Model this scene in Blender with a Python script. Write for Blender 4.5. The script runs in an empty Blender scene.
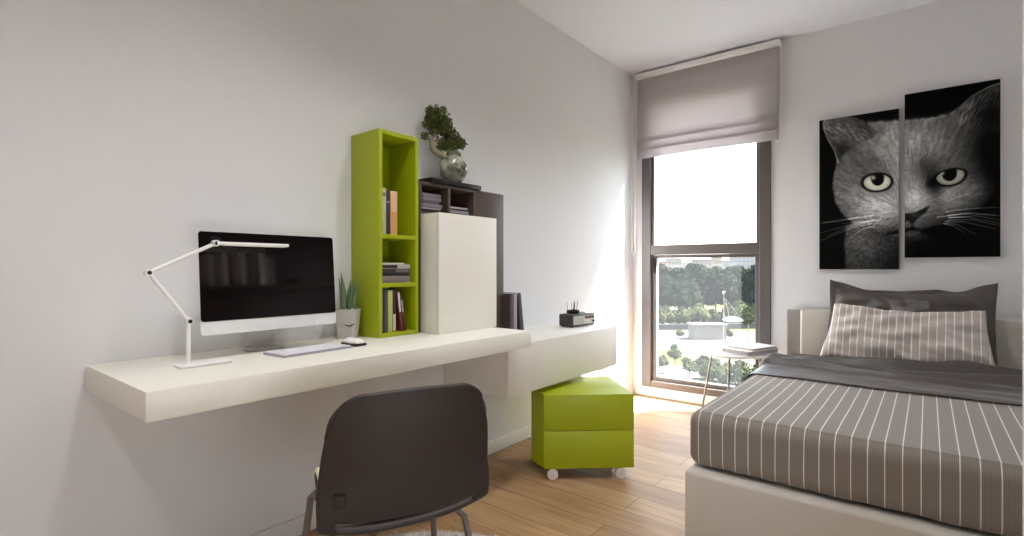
import bpy, bmesh, math, random
import numpy as np
from mathutils import Vector, Matrix, noise

R = math.radians
rng = random.Random(7)
col = bpy.context.scene.collection

# ------------------------------------------------------------------ helpers
def lin(c):
    out = []
    for v in c[:3]:
        v = v / 255.0
        out.append(v / 12.92 if v <= 0.04045 else ((v + 0.055) / 1.055) ** 2.4)
    return tuple(out)

def new_mat(name):
    m = bpy.data.materials.new(name)
    m.use_nodes = True
    nt = m.node_tree
    nt.nodes.clear()
    out = nt.nodes.new('ShaderNodeOutputMaterial')
    return m, nt, out

def N(nt, t, **kw):
    n = nt.nodes.new(t)
    for k, v in kw.items():
        setattr(n, k, v)
    return n

def mat(name, c, rough=0.5, metal=0.0, nscale=0, namt=0.0, bump=0.0, bscale=0, stretch=(1, 1, 1), spec=0.5,
        coat=0.0, sheen=0.0):
    m, nt, out = new_mat(name)
    p = N(nt, 'ShaderNodeBsdfPrincipled')
    nt.links.new(p.outputs[0], out.inputs[0])
    p.inputs['Base Color'].default_value = (*lin(c), 1)
    p.inputs['Roughness'].default_value = rough
    p.inputs['Metallic'].default_value = metal
    p.inputs['Specular IOR Level'].default_value = spec
    p.inputs['Coat Weight'].default_value = coat
    p.inputs['Sheen Weight'].default_value = sheen
    if nscale or bump:
        tc = N(nt, 'ShaderNodeTexCoord')
        mp = N(nt, 'ShaderNodeMapping')
        mp.inputs['Scale'].default_value = stretch
        nt.links.new(tc.outputs['Object'], mp.inputs[0])
    if nscale:
        nz = N(nt, 'ShaderNodeTexNoise')
        nz.inputs['Scale'].default_value = nscale
        nz.inputs['Detail'].default_value = 5
        nt.links.new(mp.outputs[0], nz.inputs['Vector'])
        mx = N(nt, 'ShaderNodeMix', data_type='RGBA')
        a = lin(c)
        mx.inputs['A'].default_value = (*[v * (1 - namt) for v in a], 1)
        mx.inputs['B'].default_value = (*[min(1, v * (1 + namt)) for v in a], 1)
        nt.links.new(nz.outputs['Fac'], mx.inputs['Factor'])
        nt.links.new(mx.outputs['Result'], p.inputs['Base Color'])
    if bump:
        nb = N(nt, 'ShaderNodeTexNoise')
        nb.inputs['Scale'].default_value = bscale or 40
        nb.inputs['Detail'].default_value = 4
        nt.links.new(mp.outputs[0], nb.inputs['Vector'])
        b = N(nt, 'ShaderNodeBump')
        b.inputs['Strength'].default_value = bump
        b.inputs['Distance'].default_value = 0.01
        nt.links.new(nb.outputs['Fac'], b.inputs['Height'])
        nt.links.new(b.outputs[0], p.inputs['Normal'])
    return m

class MB:
    """collects shapes into one mesh"""
    def __init__(self):
        self.bm = bmesh.new()

    def _bevel(self, verts, bev, seg=2):
        if bev <= 0:
            return
        es = set()
        for v in verts:
            es.update(v.link_edges)
        bmesh.ops.bevel(self.bm, geom=list(es), offset=bev, segments=seg, affect='EDGES', profile=0.5)

    def box(self, x0, x1, y0, y1, z0, z1, bev=0.0, seg=2, M=None):
        bm = self.bm
        vs = [bm.verts.new((x, y, z)) for x in (x0, x1) for y in (y0, y1) for z in (z0, z1)]
        f = [(0, 1, 3, 2), (4, 6, 7, 5), (0, 4, 5, 1), (2, 3, 7, 6), (0, 2, 6, 4), (1, 5, 7, 3)]
        for q in f:
            bm.faces.new([vs[i] for i in q])
        if M is not None:
            bmesh.ops.transform(bm, matrix=M, verts=vs)
        self._bevel(vs, bev, seg)
        return self

    def prism(self, pts, z0, z1, bev=0.0, seg=2):
        bm = self.bm
        a = [bm.verts.new((p[0], p[1], z0)) for p in pts]
        b = [bm.verts.new((p[0], p[1], z1)) for p in pts]
        n = len(pts)
        bm.faces.new(a[::-1]); bm.faces.new(b)
        for i in range(n):
            bm.faces.new((a[i], a[(i + 1) % n], b[(i + 1) % n], b[i]))
        self._bevel(a + b, bev, seg)
        return self

    def tube(self, pts, rad, seg=10, closed=False):
        """tube through points; rad a number or list"""
        bm = self.bm
        pts = [Vector(p) for p in pts]
        n = len(pts)
        rads = rad if isinstance(rad, (list, tuple)) else [rad] * n
        rings = []
        prev = None
        for i, p in enumerate(pts):
            if closed:
                t = (pts[(i + 1) % n] - pts[i - 1]).normalized()
            else:
                t = (pts[min(i + 1, n - 1)] - pts[max(i - 1, 0)]).normalized()
            if prev is None:
                u = t.orthogonal().normalized()
            else:
                u = (prev - t * prev.dot(t))
                u = u.normalized() if u.length > 1e-6 else t.orthogonal().normalized()
            prev = u
            w = t.cross(u)
            rings.append([bm.verts.new(p + (u * math.cos(2 * math.pi * k / seg) + w * math.sin(2 * math.pi * k / seg)) * rads[i]) for k in range(seg)])
        m = n if closed else n - 1
        for i in range(m):
            A, B = rings[i], rings[(i + 1) % n]
            for k in range(seg):
                bm.faces.new((A[k], A[(k + 1) % seg], B[(k + 1) % seg], B[k]))
        if not closed:
            bm.faces.new(rings[0][::-1]); bm.faces.new(rings[-1])
        return self

    def lathe(self, prof, c=(0, 0, 0), seg=24, M=None):
        bm = self.bm
        rings = []
        new = []
        for r, z in prof:
            if r < 1e-5:
                ring = [bm.verts.new((c[0], c[1], c[2] + z))]
            else:
                ring = [bm.verts.new((c[0] + r * math.cos(2 * math.pi * k / seg), c[1] + r * math.sin(2 * math.pi * k / seg), c[2] + z)) for k in range(seg)]
            rings.append(ring); new += ring
        for A, B in zip(rings[:-1], rings[1:]):
            for k in range(seg):
                k2 = (k + 1) % seg
                if len(A) == 1 and len(B) == 1:
                    continue
                if len(A) == 1:
                    bm.faces.new((A[0], B[k2], B[k]))
                elif len(B) == 1:
                    bm.faces.new((A[k], A[k2], B[0]))
                else:
                    bm.faces.new((A[k], A[k2], B[k2], B[k]))
        for ring, rev in ((rings[0], True), (rings[-1], False)):
            if len(ring) > 1:
                bm.faces.new(ring[::-1] if rev else ring)
        if M is not None:
            bmesh.ops.transform(bm, matrix=M, verts=new)
        return self

    def ball(self, c, r, sub=2, sc=(1, 1, 1)):
        M = Matrix.Translation(c) @ Matrix.Diagonal((sc[0] * r, sc[1] * r, sc[2] * r, 1))
        bmesh.ops.create_icosphere(self.bm, subdivisions=sub, radius=1, matrix=M)
        return self

    def roundbox(self, x0, x1, y0, y1, z0, z1, r, n=(12, 12, 8), skip=()):
        """box with large rounded edges and a dense grid, ready to displace"""
        bm = self.bm
        lo = Vector((x0, y0, z0)); hi = Vector((x1, y1, z1))
        cache = {}
        def coords(k, ax):
            a, b = lo[ax], hi[ax]
            m = n[ax]
            base = [0, .25, .5, .75, 1]
            xs = [a + r * t for t in base] + [a + r + (b - a - 2 * r) * i / m for i in range(1, m)] + [b - r + r * t for t in base]
            return xs
        X = [coords(0, 0), coords(0, 1), coords(0, 2)]
        def vert(i, j, k):
            key = (i, j, k)
            if key in cache:
                return cache[key]
            p = Vector((X[0][i], X[1][j], X[2][k]))
            q = Vector([min(max(p[a], lo[a] + r), hi[a] - r) for a in range(3)])
            d = p - q
            if d.length > 1e-9:
                p = q + d.normalized() * r * max(abs(d.x), abs(d.y), abs(d.z)) / r
                d2 = p - q
                p = q + d.normalized() * r
            v = bm.verts.new(p)
            cache[key] = v
            return v
        nx, ny, nz = (len(X[0]) - 1, len(X[1]) - 1, len(X[2]) - 1)
        def face(a, b, c, d):
            try:
                bm.faces.new((a, b, c, d))
            except ValueError:
                pass
        for i in range(nx):
            for j in range(ny):
                if '-z' not in skip:
                    face(vert(i, j, 0), vert(i, j + 1, 0), vert(i + 1, j + 1, 0), vert(i + 1, j, 0))
                if '+z' not in skip:
                    face(vert(i, j, nz), vert(i + 1, j, nz), vert(i + 1, j + 1, nz), vert(i, j + 1, nz))
        for i in range(nx):
            for k in range(nz):
                if '-y' not in skip:
                    face(vert(i, 0, k), vert(i + 1, 0, k), vert(i + 1, 0, k + 1), vert(i, 0, k + 1))
                if '+y' not in skip:
                    face(vert(i, ny, k), vert(i, ny, k + 1), vert(i + 1, ny, k + 1), vert(i + 1, ny, k))
        for j in range(ny):
            for k in range(nz):
                if '-x' not in skip:
                    face(vert(0, j, k), vert(0, j, k + 1), vert(0, j + 1, k + 1), vert(0, j + 1, k))
                if '+x' not in skip:
                    face(vert(nx, j, k), vert(nx, j + 1, k), vert(nx, j + 1, k + 1), vert(nx, j, k + 1))
        return self

    def grid(self, fn, nu, nv):
        bm = self.bm
        g = [[bm.verts.new(fn(i / nu, j / nv)) for j in range(nv + 1)] for i in range(nu + 1)]
        for i in range(nu):
            for j in range(nv):
                bm.faces.new((g[i][j], g[i + 1][j], g[i + 1][j + 1], g[i][j + 1]))
        return g

    def displace(self, fn):
        self.bm.normal_update()
        mv = [(v, fn(v.co.copy(), v.normal.copy())) for v in self.bm.verts]
        for v, p in mv:
            v.co = p
        return self

    def build(self, name, m, parent=None, smooth=True, ang=40, solid=0, sub=0, recalc=True):
        if recalc:
            bmesh.ops.recalc_face_normals(self.bm, faces=self.bm.faces)
        me = bpy.data.meshes.new(name)
        self.bm.to_mesh(me)
        self.bm.free()
        if smooth:
            me.polygons.foreach_set('use_smooth', [True] * len(me.polygons))
            try:
                me.set_sharp_from_angle(angle=R(ang))
            except Exception:
                pass
        me.materials.append(m)
        o = bpy.data.objects.new(name, me)
        col.objects.link(o)
        if parent is not None:
            o.parent = parent
        if solid:
            s = o.modifiers.new('thickness', 'SOLIDIFY')
            s.thickness = solid
            s.offset = 0
        if sub:
            s = o.modifiers.new('smooth', 'SUBSURF')
            s.levels = sub; s.render_levels = sub
        return o

def tag(o, label=None, cat=None, group=None, kind=None):
    if label: o['label'] = label
    if cat: o['category'] = cat
    if group: o['group'] = group
    if kind: o['kind'] = kind
    return o

def thing(name, label, cat, loc=(0, 0, 0), rz=0.0, group=None):
    o = bpy.data.objects.new(name, None)
    o.empty_display_size = 0.05
    col.objects.link(o)
    o.location = loc
    o.rotation_euler = (0, 0, rz)
    return tag(o, label, cat, group)

def copy_tree(o, parent=None):
    c = o.copy()
    col.objects.link(c)
    if parent is not None:
        c.parent = parent
    for ch in [x for x in bpy.data.objects if x.parent == o]:
        copy_tree(ch, c)
    return c

def struct(name, mb, m, parent=None, **kw):
    o = mb.build(name, m, parent, **kw)
    o['kind'] = 'structure'
    return o

# ------------------------------------------------------------------ camera and key planes
F, CX, CY, H = 517.2, 512.0, 268.0, 1.02
YAW = math.atan(416 / 517.2)
DV = Vector((-math.sin(YAW), math.cos(YAW), 0)); RV = Vector((math.cos(YAW), math.sin(YAW), 0))
CAM = Vector((0, 0, H))
def ray(px, py): return RV * ((px - CX) / F) + Vector((0, 0, (CY - py) / F)) + DV
def on_z(px, py, z):
    v = ray(px, py); return CAM + v * ((z - H) / v.z)
def at_depth(px, D, z=0.0):
    p = CAM + (RV * ((px - CX) / F) + DV) * D
    p.z = z
    return p

XW, YW, ZC = -1.876, 3.907, 2.577          # left wall, window wall, ceiling
XR, YF = 0.56, -1.70                       # right wall, wall behind the viewer
YO = 4.15                                  # outer face of the window wall

cd = bpy.data.cameras.new('camera')
cam = bpy.data.objects.new('camera', cd)
col.objects.link(cam)
cam.location = CAM
cam.rotation_euler = (R(90), 0, YAW)
cd.sensor_width = 36
cd.lens = F / 1024 * 36
cd.clip_start = 0.02
cd.clip_end = 3000
bpy.context.scene.camera = cam

# ------------------------------------------------------------------ materials
M = {}
M['wall'] = mat('painted wall', (226, 225, 226), 0.85, nscale=3, namt=0.012, bump=0.03, bscale=300, spec=0.2)
M['ceil'] = mat('ceiling paint', (218, 220, 226), 0.9, spec=0.1)
M['trimwhite'] = mat('white lacquered trim', (222, 220, 216), 0.45)
M['frame'] = mat('brown grey window aluminium', (98, 91, 88), 0.42, metal=0.0, spec=0.4)
M['desk'] = mat('white oiled wood veneer', (236, 232, 222), 0.42, nscale=14, namt=0.025, stretch=(6, 0.5, 6), bump=0.03, bscale=60)
M['deskcab'] = mat('white cabinet lacquer', (232, 228, 220), 0.45, nscale=10, namt=0.015, stretch=(3, 1, 0.5))
M['white'] = mat('white painted metal', (240, 238, 236), 0.35)
M['green'] = mat('green lacquer', (160, 172, 10), 0.42, nscale=6, namt=0.02)
M['brown'] = mat('dark brown oak', (80, 65, 56), 0.5, nscale=18, namt=0.18, stretch=(4, 4, 0.5), bump=0.04, bscale=60)
M['blackwood'] = mat('black tray lacquer', (22, 18, 17), 0.35)
M['chair'] = mat('dark brown moulded shell', (47, 37, 33), 0.55, nscale=60, namt=0.05, bump=0.02, bscale=500)
M['slot'] = mat('dark seam lining', (12, 9, 8), 0.8)
M['leg'] = mat('taupe powder coated steel', (120, 108, 98), 0.4, metal=0.3)
M['cream'] = mat('cream seat fabric', (226, 220, 190), 0.9, bump=0.1, bscale=300)
M['black'] = mat('black plastic', (18, 17, 18), 0.4)
M['bezel'] = mat('black glass rim', (16, 14, 15), 0.12)
M['alu'] = mat('brushed aluminium', (232, 231, 230), 0.42, metal=0.12)
M['alud'] = mat('satin silver metal', (206, 204, 200), 0.42, metal=0.2)
M['key'] = mat('white plastic keys', (236, 234, 240), 0.5)
M['kbase'] = mat('silver keyboard tray', (172, 168, 178), 0.4, metal=0.2)
M['screen'] = mat('glossy dark display', (22, 15, 16), 0.05, spec=0.9)
M['pot'] = mat('matt pale ceramic', (196, 192, 186), 0.7, nscale=8, namt=0.04)
M['soil'] = mat('pale pebbles', (190, 186, 176), 0.9, nscale=60, namt=0.3, bump=0.5, bscale=120)
M['snake'] = mat('succulent leaf', (92, 112, 78), 0.5, nscale=20, namt=0.35, stretch=(1, 1, 3))
M['bonsai'] = mat('bonsai leaf', (84, 92, 34), 0.7, nscale=30, namt=0.5)
M['bark'] = mat('pale bonsai bark', (150, 140, 120), 0.85, nscale=40, namt=0.25, bump=0.4, bscale=60)
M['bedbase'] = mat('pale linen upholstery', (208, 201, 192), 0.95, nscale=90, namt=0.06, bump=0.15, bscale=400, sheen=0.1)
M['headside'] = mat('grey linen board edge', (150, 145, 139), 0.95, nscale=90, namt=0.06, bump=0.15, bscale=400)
M['greycloth'] = mat('grey satin cotton', (74, 66, 62), 0.42, nscale=90, namt=0.05, bump=0.05, bscale=300, sheen=0.15)
M['darksheet'] = mat('grey brown fitted sheet', (92, 85, 80), 0.8, bump=0.05, bscale=300)
M['blind'] = None
M['bead'] = mat('white plastic beads', (236, 234, 230), 0.4)
M['bookgrey'] = mat('grey book', (132, 124, 126), 0.6)
M['paper'] = mat('book paper', (226, 220, 206), 0.9, nscale=200, namt=0.08)
M['radio'] = mat('charcoal wood case', (58, 54, 52), 0.5, nscale=40, namt=0.15)
M['radioface'] = mat('silver grille', (186, 184, 176), 0.5, nscale=300, namt=0.2)
M['radiodisp'] = mat('reddish tuning display', (128, 100, 92), 0.25)
M['rug'] = mat('pale grey shag', (190, 184, 182), 1.0, nscale=120, namt=0.3)
M['caster'] = mat('pale grey caster plastic', (226, 220, 213), 0.5)
M['tableleg'] = mat('champagne metal', (150, 146, 134), 0.45, metal=0.15)
M['tabletop'] = mat('white tabletop lacquer', (244, 242, 240), 0.3)

def wood_floor():
    m, nt, out = new_mat('oak planks')
    p = N(nt, 'ShaderNodeBsdfPrincipled')
    nt.links.new(p.outputs[0], out.inputs[0])
    tc = N(nt, 'ShaderNodeTexCoord')
    br = N(nt, 'ShaderNodeTexBrick')
    br.offset = 0.5; br.offset_frequency = 2
    br.inputs['Scale'].default_value = 1.0
    br.inputs['Brick Width'].default_value = 1.3
    br.inputs['Row Height'].default_value = 0.157
    br.inputs['Mortar Size'].default_value = 0.0018
    br.inputs['Mortar Smooth'].default_value = 0.3
    br.inputs['Bias'].default_value = 0.0
    br.inputs['Color1'].default_value = (*lin((184, 150, 111)), 1)
    br.inputs['Color2'].default_value = (*lin((156, 121, 84)), 1)
    br.inputs['Mortar'].default_value = (*lin((88, 66, 46)), 1)
    mp0 = N(nt, 'ShaderNodeMapping')
    mp0.inputs['Location'].default_value = (-0.30, 0.051, 0)
    nt.links.new(tc.outputs['Object'], mp0.inputs[0])
    nt.links.new(mp0.outputs[0], br.inputs['Vector'])
    mp = N(nt, 'ShaderNodeMapping')
    mp.inputs['Scale'].default_value = (2.2, 22, 1)
    nt.links.new(tc.outputs['Object'], mp.inputs[0])
    nz = N(nt, 'ShaderNodeTexNoise')
    nz.inputs['Scale'].default_value = 1.4; nz.inputs['Detail'].default_value = 8; nz.inputs['Roughness'].default_value = 0.62
    nz.inputs['Distortion'].default_value = 0.6
    nt.links.new(mp.outputs[0], nz.inputs['Vector'])
    cr = N(nt, 'ShaderNodeValToRGB')
    cr.color_ramp.elements[0].position = 0.32; cr.color_ramp.elements[0].color = (*lin((176, 160, 140)), 1)
    cr.color_ramp.elements[1].position = 0.62; cr.color_ramp.elements[1].color = (1, 1, 1, 1)
    nt.links.new(nz.outputs['Fac'], cr.inputs[0])
    mx = N(nt, 'ShaderNodeMix', data_type='RGBA', blend_type='MULTIPLY')
    mx.inputs['Factor'].default_value = 0.55
    nt.links.new(br.outputs['Color'], mx.inputs['A'])
    nt.links.new(cr.outputs[0], mx.inputs['B'])
    nt.links.new(mx.outputs['Result'], p.inputs['Base Color'])
    p.inputs['Roughness'].default_value = 0.5
    p.inputs['Specular IOR Level'].default_value = 0.35
    b = N(nt, 'ShaderNodeBump')
    b.inputs['Strength'].default_value = 0.25; b.inputs['Distance'].default_value = 0.004
    nt.links.new(nz.outputs['Fac'], b.inputs['Height'])
    nt.links.new(b.outputs[0], p.inputs['Normal'])
    return m
M['floor'] = wood_floor()

def stripe_mat(name, axis, period, width, base, line, phase=0.0, fine=True):
    """woven stripes running along one axis of the cloth, from the stored cloth coordinate"""
    m, nt, out = new_mat(name)
    p = N(nt, 'ShaderNodeBsdfPrincipled')
    nt.links.new(p.outputs[0], out.inputs[0])
    p.inputs['Roughness'].default_value = 0.85
    p.inputs['Sheen Weight'].default_value = 0.1
    at = N(nt, 'ShaderNodeAttribute', attribute_name='cloth')
    sep = N(nt, 'ShaderNodeSeparateXYZ')
    nt.links.new(at.outputs['Vector'], sep.inputs[0])
    def pattern(per, w, src):
        a = N(nt, 'ShaderNodeMath', operation='ADD'); a.inputs[1].default_value = phase
        nt.links.new(src, a.inputs[0])
        d = N(nt, 'ShaderNodeMath', operation='DIVIDE'); d.inputs[1].default_value = per
        nt.links.new(a.outputs[0], d.inputs[0])
        f = N(nt, 'ShaderNodeMath', operation='FRACT')
        nt.links.new(d.outputs[0], f.inputs[0])
        s = N(nt, 'ShaderNodeMath', operation='SUBTRACT'); s.inputs[1].default_value = 0.5
        nt.links.new(f.outputs[0], s.inputs[0])
        ab = N(nt, 'ShaderNodeMath', operation='ABSOLUTE')
        nt.links.new(s.outputs[0], ab.inputs[0])
        l = N(nt, 'ShaderNodeMapRange')
        l.inputs['From Min'].default_value = w * 0.35; l.inputs['From Max'].default_value = w * 0.65
        l.inputs['To Min'].default_value = 1; l.inputs['To Max'].default_value = 0
        nt.links.new(ab.outputs[0], l.inputs['Value'])
        return l.outputs['Result']
    s1 = pattern(period, width, sep.outputs[axis])
    mx = N(nt, 'ShaderNodeMix', data_type='RGBA')
    mx.inputs['A'].default_value = (*lin(base), 1); mx.inputs['B'].default_value = (*lin([min(255, v * 1.12) for v in base]), 1)
    s2 = pattern(period / 9, 0.5, sep.outputs[axis])
    nt.links.new(s2, mx.inputs['Factor'])
    m2 = N(nt, 'ShaderNodeMix', data_type='RGBA')
    nt.links.new(s1, m2.inputs['Factor'])
    nt.links.new(mx.outputs['Result'], m2.inputs['A'])
    m2.inputs['B'].default_value = (*lin(line), 1)
    nt.links.new(m2.outputs['Result'], p.inputs['Base Color'])
    return m

def set_cloth(o, coords):
    a = o.data.attributes.new('cloth', 'FLOAT_VECTOR', 'POINT')
    a.data.foreach_set('vector', np.array(coords, dtype=np.float32).ravel())

M['stripebed'] = stripe_mat('striped bedspread cotton', 0, 0.0440, 0.075, (128, 120, 113), (226, 222, 216), phase=0.742)
M['stripepil'] = stripe_mat('striped pillow cotton', 0, 0.0345, 0.13, (172, 163, 157), (244, 237, 232), phase=0.01)

def glass_mat():
    m, nt, out = new_mat('haze veiled window glass')
    lw = N(nt, 'ShaderNodeLayerWeight'); lw.inputs['Blend'].default_value = 0.5
    pw = N(nt, 'ShaderNodeMath', operation='POWER'); pw.inputs[1].default_value = 5.0
    nt.links.new(lw.outputs['Facing'], pw.inputs[0])
    fr = N(nt, 'ShaderNodeMath', operation='MULTIPLY_ADD'); fr.inputs[1].default_value = 0.3; fr.inputs[2].default_value = 0.0
    nt.links.new(pw.outputs[0], fr.inputs[0])
    tr = N(nt, 'ShaderNodeBsdfTransparent')
    tr.inputs['Color'].default_value = (0.97, 0.98, 0.98, 1)
    gl = N(nt, 'ShaderNodeBsdfGlossy'); gl.inputs['Roughness'].default_value = 0.02
    a = N(nt, 'ShaderNodeMixShader')
    nt.links.new(fr.outputs[0], a.inputs[0]); nt.links.new(tr.outputs[0], a.inputs[1]); nt.links.new(gl.outputs[0], a.inputs[2])
    tl = N(nt, 'ShaderNodeBsdfTranslucent'); tl.inputs['Color'].default_value = (0.95, 0.97, 1, 1)  # thin translucent layer puts the bright outdoor haze into the glass
    b = N(nt, 'ShaderNodeMixShader'); b.inputs[0].default_value = 0.008
    nt.links.new(a.outputs[0], b.inputs[1]); nt.links.new(tl.outputs[0], b.inputs[2])
    nt.links.new(b.outputs[0], out.inputs[0])
    return m
M['glass'] = glass_mat()

def blind_mat():
    m, nt, out = new_mat('linen blind cloth')
    d = N(nt, 'ShaderNodeBsdfDiffuse'); t = N(nt, 'ShaderNodeBsdfTranslucent')
    c = (*lin((218, 211, 211)), 1)
    d.inputs['Color'].default_value = c; t.inputs['Color'].default_value = c
    mx = N(nt, 'ShaderNodeMixShader'); mx.inputs[0].default_value = 0.5
    nt.links.new(d.outputs[0], mx.inputs[1]); nt.links.new(t.outputs[0], mx.inputs[2])
    tc = N(nt, 'ShaderNodeTexCoord')
    nz = N(nt, 'ShaderNodeTexNoise'); nz.inputs['Scale'].default_value = 260
    nt.links.new(tc.outputs['Object'], nz.inputs['Vector'])
    b = N(nt, 'ShaderNodeBump'); b.inputs['Strength'].default_value = 0.08
    nt.links.new(nz.outputs['Fac'], b.inputs['Height']); nt.links.new(b.outputs[0], d.inputs['Normal'])
    nt.links.new(mx.outputs[0], out.inputs[0])
    return m
M['blind'] = blind_mat()

def stone_mat():
    m, nt, out = new_mat('glazed mottled stoneware')
    p = N(nt, 'ShaderNodeBsdfPrincipled')
    tc = N(nt, 'ShaderNodeTexCoord')
    vz = N(nt, 'ShaderNodeTexNoise'); vz.inputs['Scale'].default_value = 22; vz.inputs['Detail'].default_value = 6
    nt.links.new(tc.outputs['Object'], vz.inputs['Vector'])
    cr = N(nt, 'ShaderNodeValToRGB')
    cr.color_ramp.elements[0].position = 0.36; cr.color_ramp.elements[0].color = (*lin((78, 84, 60)), 1)
    cr.color_ramp.elements[1].position = 0.62; cr.color_ramp.elements[1].color = (*lin((186, 186, 172)), 1)
    nt.links.new(vz.outputs['Fac'], cr.inputs[0]); nt.links.new(cr.outputs[0], p.inputs['Base Color'])
    p.inputs['Roughness'].default_value = 0.25
    p.inputs['Coat Weight'].default_value = 0.4
    nt.links.new(p.outputs[0], out.inputs[0])
    return m
M['stone'] = stone_mat()

# ------------------------------------------------------------------ the room
T = 0.2
struct('floor', MB().box(XW, XR, YF, YW, -0.12, 0), M['floor'])
struct('ceiling', MB().box(XW - T, XR + T, YF - T, YO, ZC, ZC + 0.2), M['ceil'])
struct('wall_left', MB().box(XW - T, XW, YF - T, YO, -0.12, ZC), M['wall'])
# window wall with its tall opening
WX0, WX1, WZ0, WZ1 = -1.795, -0.845, 0.075, 2.36
b = MB()
b.box(XW, WX0, YW, YO, -0.12, ZC); b.box(WX1, XR, YW, YO, -0.12, ZC)
b.box(WX0, WX1, YW, YO, -0.12, WZ0); b.box(WX0, WX1, YW, YO, WZ1, ZC)
struct('wall_back', b, M['wall'])
struct('wall_front', MB().box(XW, XR, YF - T, YF, -0.12, ZC), M['wall'])
GY_0, GY_1, GZ0, GZ1 = -0.30, 0.65, 0.25, 0.85  # opening for the added fill window
b = MB()
b.box(XR, XR + T, YF - T, GY_0, -0.12, ZC); b.box(XR, XR + T, GY_1, YO, -0.12, ZC)
b.box(XR, XR + T, GY_0, GY_1, -0.12, GZ0); b.box(XR, XR + T, GY_0, GY_1, GZ1, ZC)
struct('wall_right', b, M['wall'])
# pier at the right edge of the view
struct('trim_1', MB().box(0.128, XR, 1.16, 1.26, 0, ZC, bev=0.004), M['trimwhite'])

def skirting(name, pts_box):
    b = MB()
    for q in pts_box:
        b.box(*q, bev=0.006)
    return struct(name, b, M['trimwhite'])
skirting('baseboard_left', [(XW, XW + 0.014, YF, YW - 0.015, 0, 0.073)])
skirting('baseboard_back', [(XW, XR, YW - 0.014, YW, 0, 0.073)])
skirting('baseboard_right', [(XR - 0.014, XR, 1.27, YW - 0.02, 0, 0.073)])

# window_1: frame, lower sash, panes
FY0, FY1 = YW - 0.012, YW + 0.075
b = MB()
b.box(WX0, WX0 + 0.075, FY0, FY1, WZ0, WZ1, bev=0.004)
b.box(WX1 - 0.075, WX1, FY0, FY1, WZ0, WZ1, bev=0.004)
b.box(WX0 + 0.075, WX1 - 0.075, FY0, FY1, WZ0, WZ0 + 0.05, bev=0.004)
b.box(WX0 + 0.075, WX1 - 0.075, FY0, FY1, WZ1 - 0.07, WZ1, bev=0.004)
b.box(WX0 + 0.075, WX1 - 0.075, FY0, FY1, 1.125, 1.20, bev=0.004)
# raised glazing beads round the upper light
b.box(WX0 + 0.075, WX0 + 0.098, FY0 + 0.02, FY1 - 0.01, 1.20, WZ1 - 0.07, bev=0.002)
b.box(WX1 - 0.098, WX1 - 0.075, FY0 + 0.02, FY1 - 0.01, 1.20, WZ1 - 0.07, bev=0.002)
win = struct('window_1', b, M['frame'], smooth=False)
b = MB()
sx0, sx1, sz0, sz1 = WX0 + 0.077, WX1 - 0.077, WZ0 + 0.052, 1.123
b.box(sx0, sx0 + 0.035, FY0 + 0.03, FY1 - 0.01, sz0, sz1, bev=0.003)
b.box(sx1 - 0.03, sx1, FY0 + 0.03, FY1 - 0.01, sz0, sz1, bev=0.003)
b.box(sx0 + 0.035, sx1 - 0.03, FY0 + 0.03, FY1 - 0.01, sz0, sz0 + 0.03, bev=0.003)
b.box(sx0 + 0.035, sx1 - 0.03, FY0 + 0.03, FY1 - 0.01, sz1 - 0.025, sz1, bev=0.003)
sash = struct('window_sash', b, M['frame'], win, smooth=False)
struct('lower_pane', MB().box(sx0 + 0.03, sx1 - 0.025, YW + 0.036, YW + 0.040, sz0 + 0.025, sz1 - 0.02), M['glass'], win)
struct('upper_pane', MB().box(WX0 + 0.09, WX1 - 0.09, YW + 0.036, YW + 0.040, 1.195, WZ1 - 0.065), M['glass'], win)
struct('dark_recess', MB().box(WX0 + 0.079, WX0 + 0.097, FY0 - 0.006, FY0 + 0.028, 0.98, 1.10, bev=0.003), M['slot'], win)  # dark block standing in for the dark recess at the sash top

# unseen low window beside the viewer, added as fill light
b = MB()
x0, x1 = XR + 0.05, XR + 0.12
for q in ((GY_0, GY_0 + 0.05, GZ0, GZ1), (GY_1 - 0.05, GY_1, GZ0, GZ1), (GY_0 + 0.05, GY_1 - 0.05, GZ0, GZ0 + 0.05), (GY_0 + 0.05, GY_1 - 0.05, GZ1 - 0.05, GZ1)):
    b.box(x0, x1, q[0], q[1], q[2], q[3], bev=0.004)
w2 = struct('fill_window', b, M['frame'])
struct('fill_pane', MB().box(XR + 0.083, XR + 0.087, GY_0 + 0.04, GY_1 - 0.04, GZ0 + 0.04, GZ1 - 0.04), M['glass'], w2)

# ------------------------------------------------------------------ roman blind
bl = thing('roman_blind', 'pale linen roman blind half raised over the tall window', 'blind', (-1.30, 3.86, 2.52))
def L(x, y, z): return (x + 1.30, y - 3.86, z - 2.52)
bx0, bx1 = -1.808, -0.782
b = MB(); b.box(-1.822 + 1.3, -0.776 + 1.3, -0.035, 0.040, 0.004, 0.040, bev=0.003)
b.build('headrail', M['white'], bl)
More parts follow.
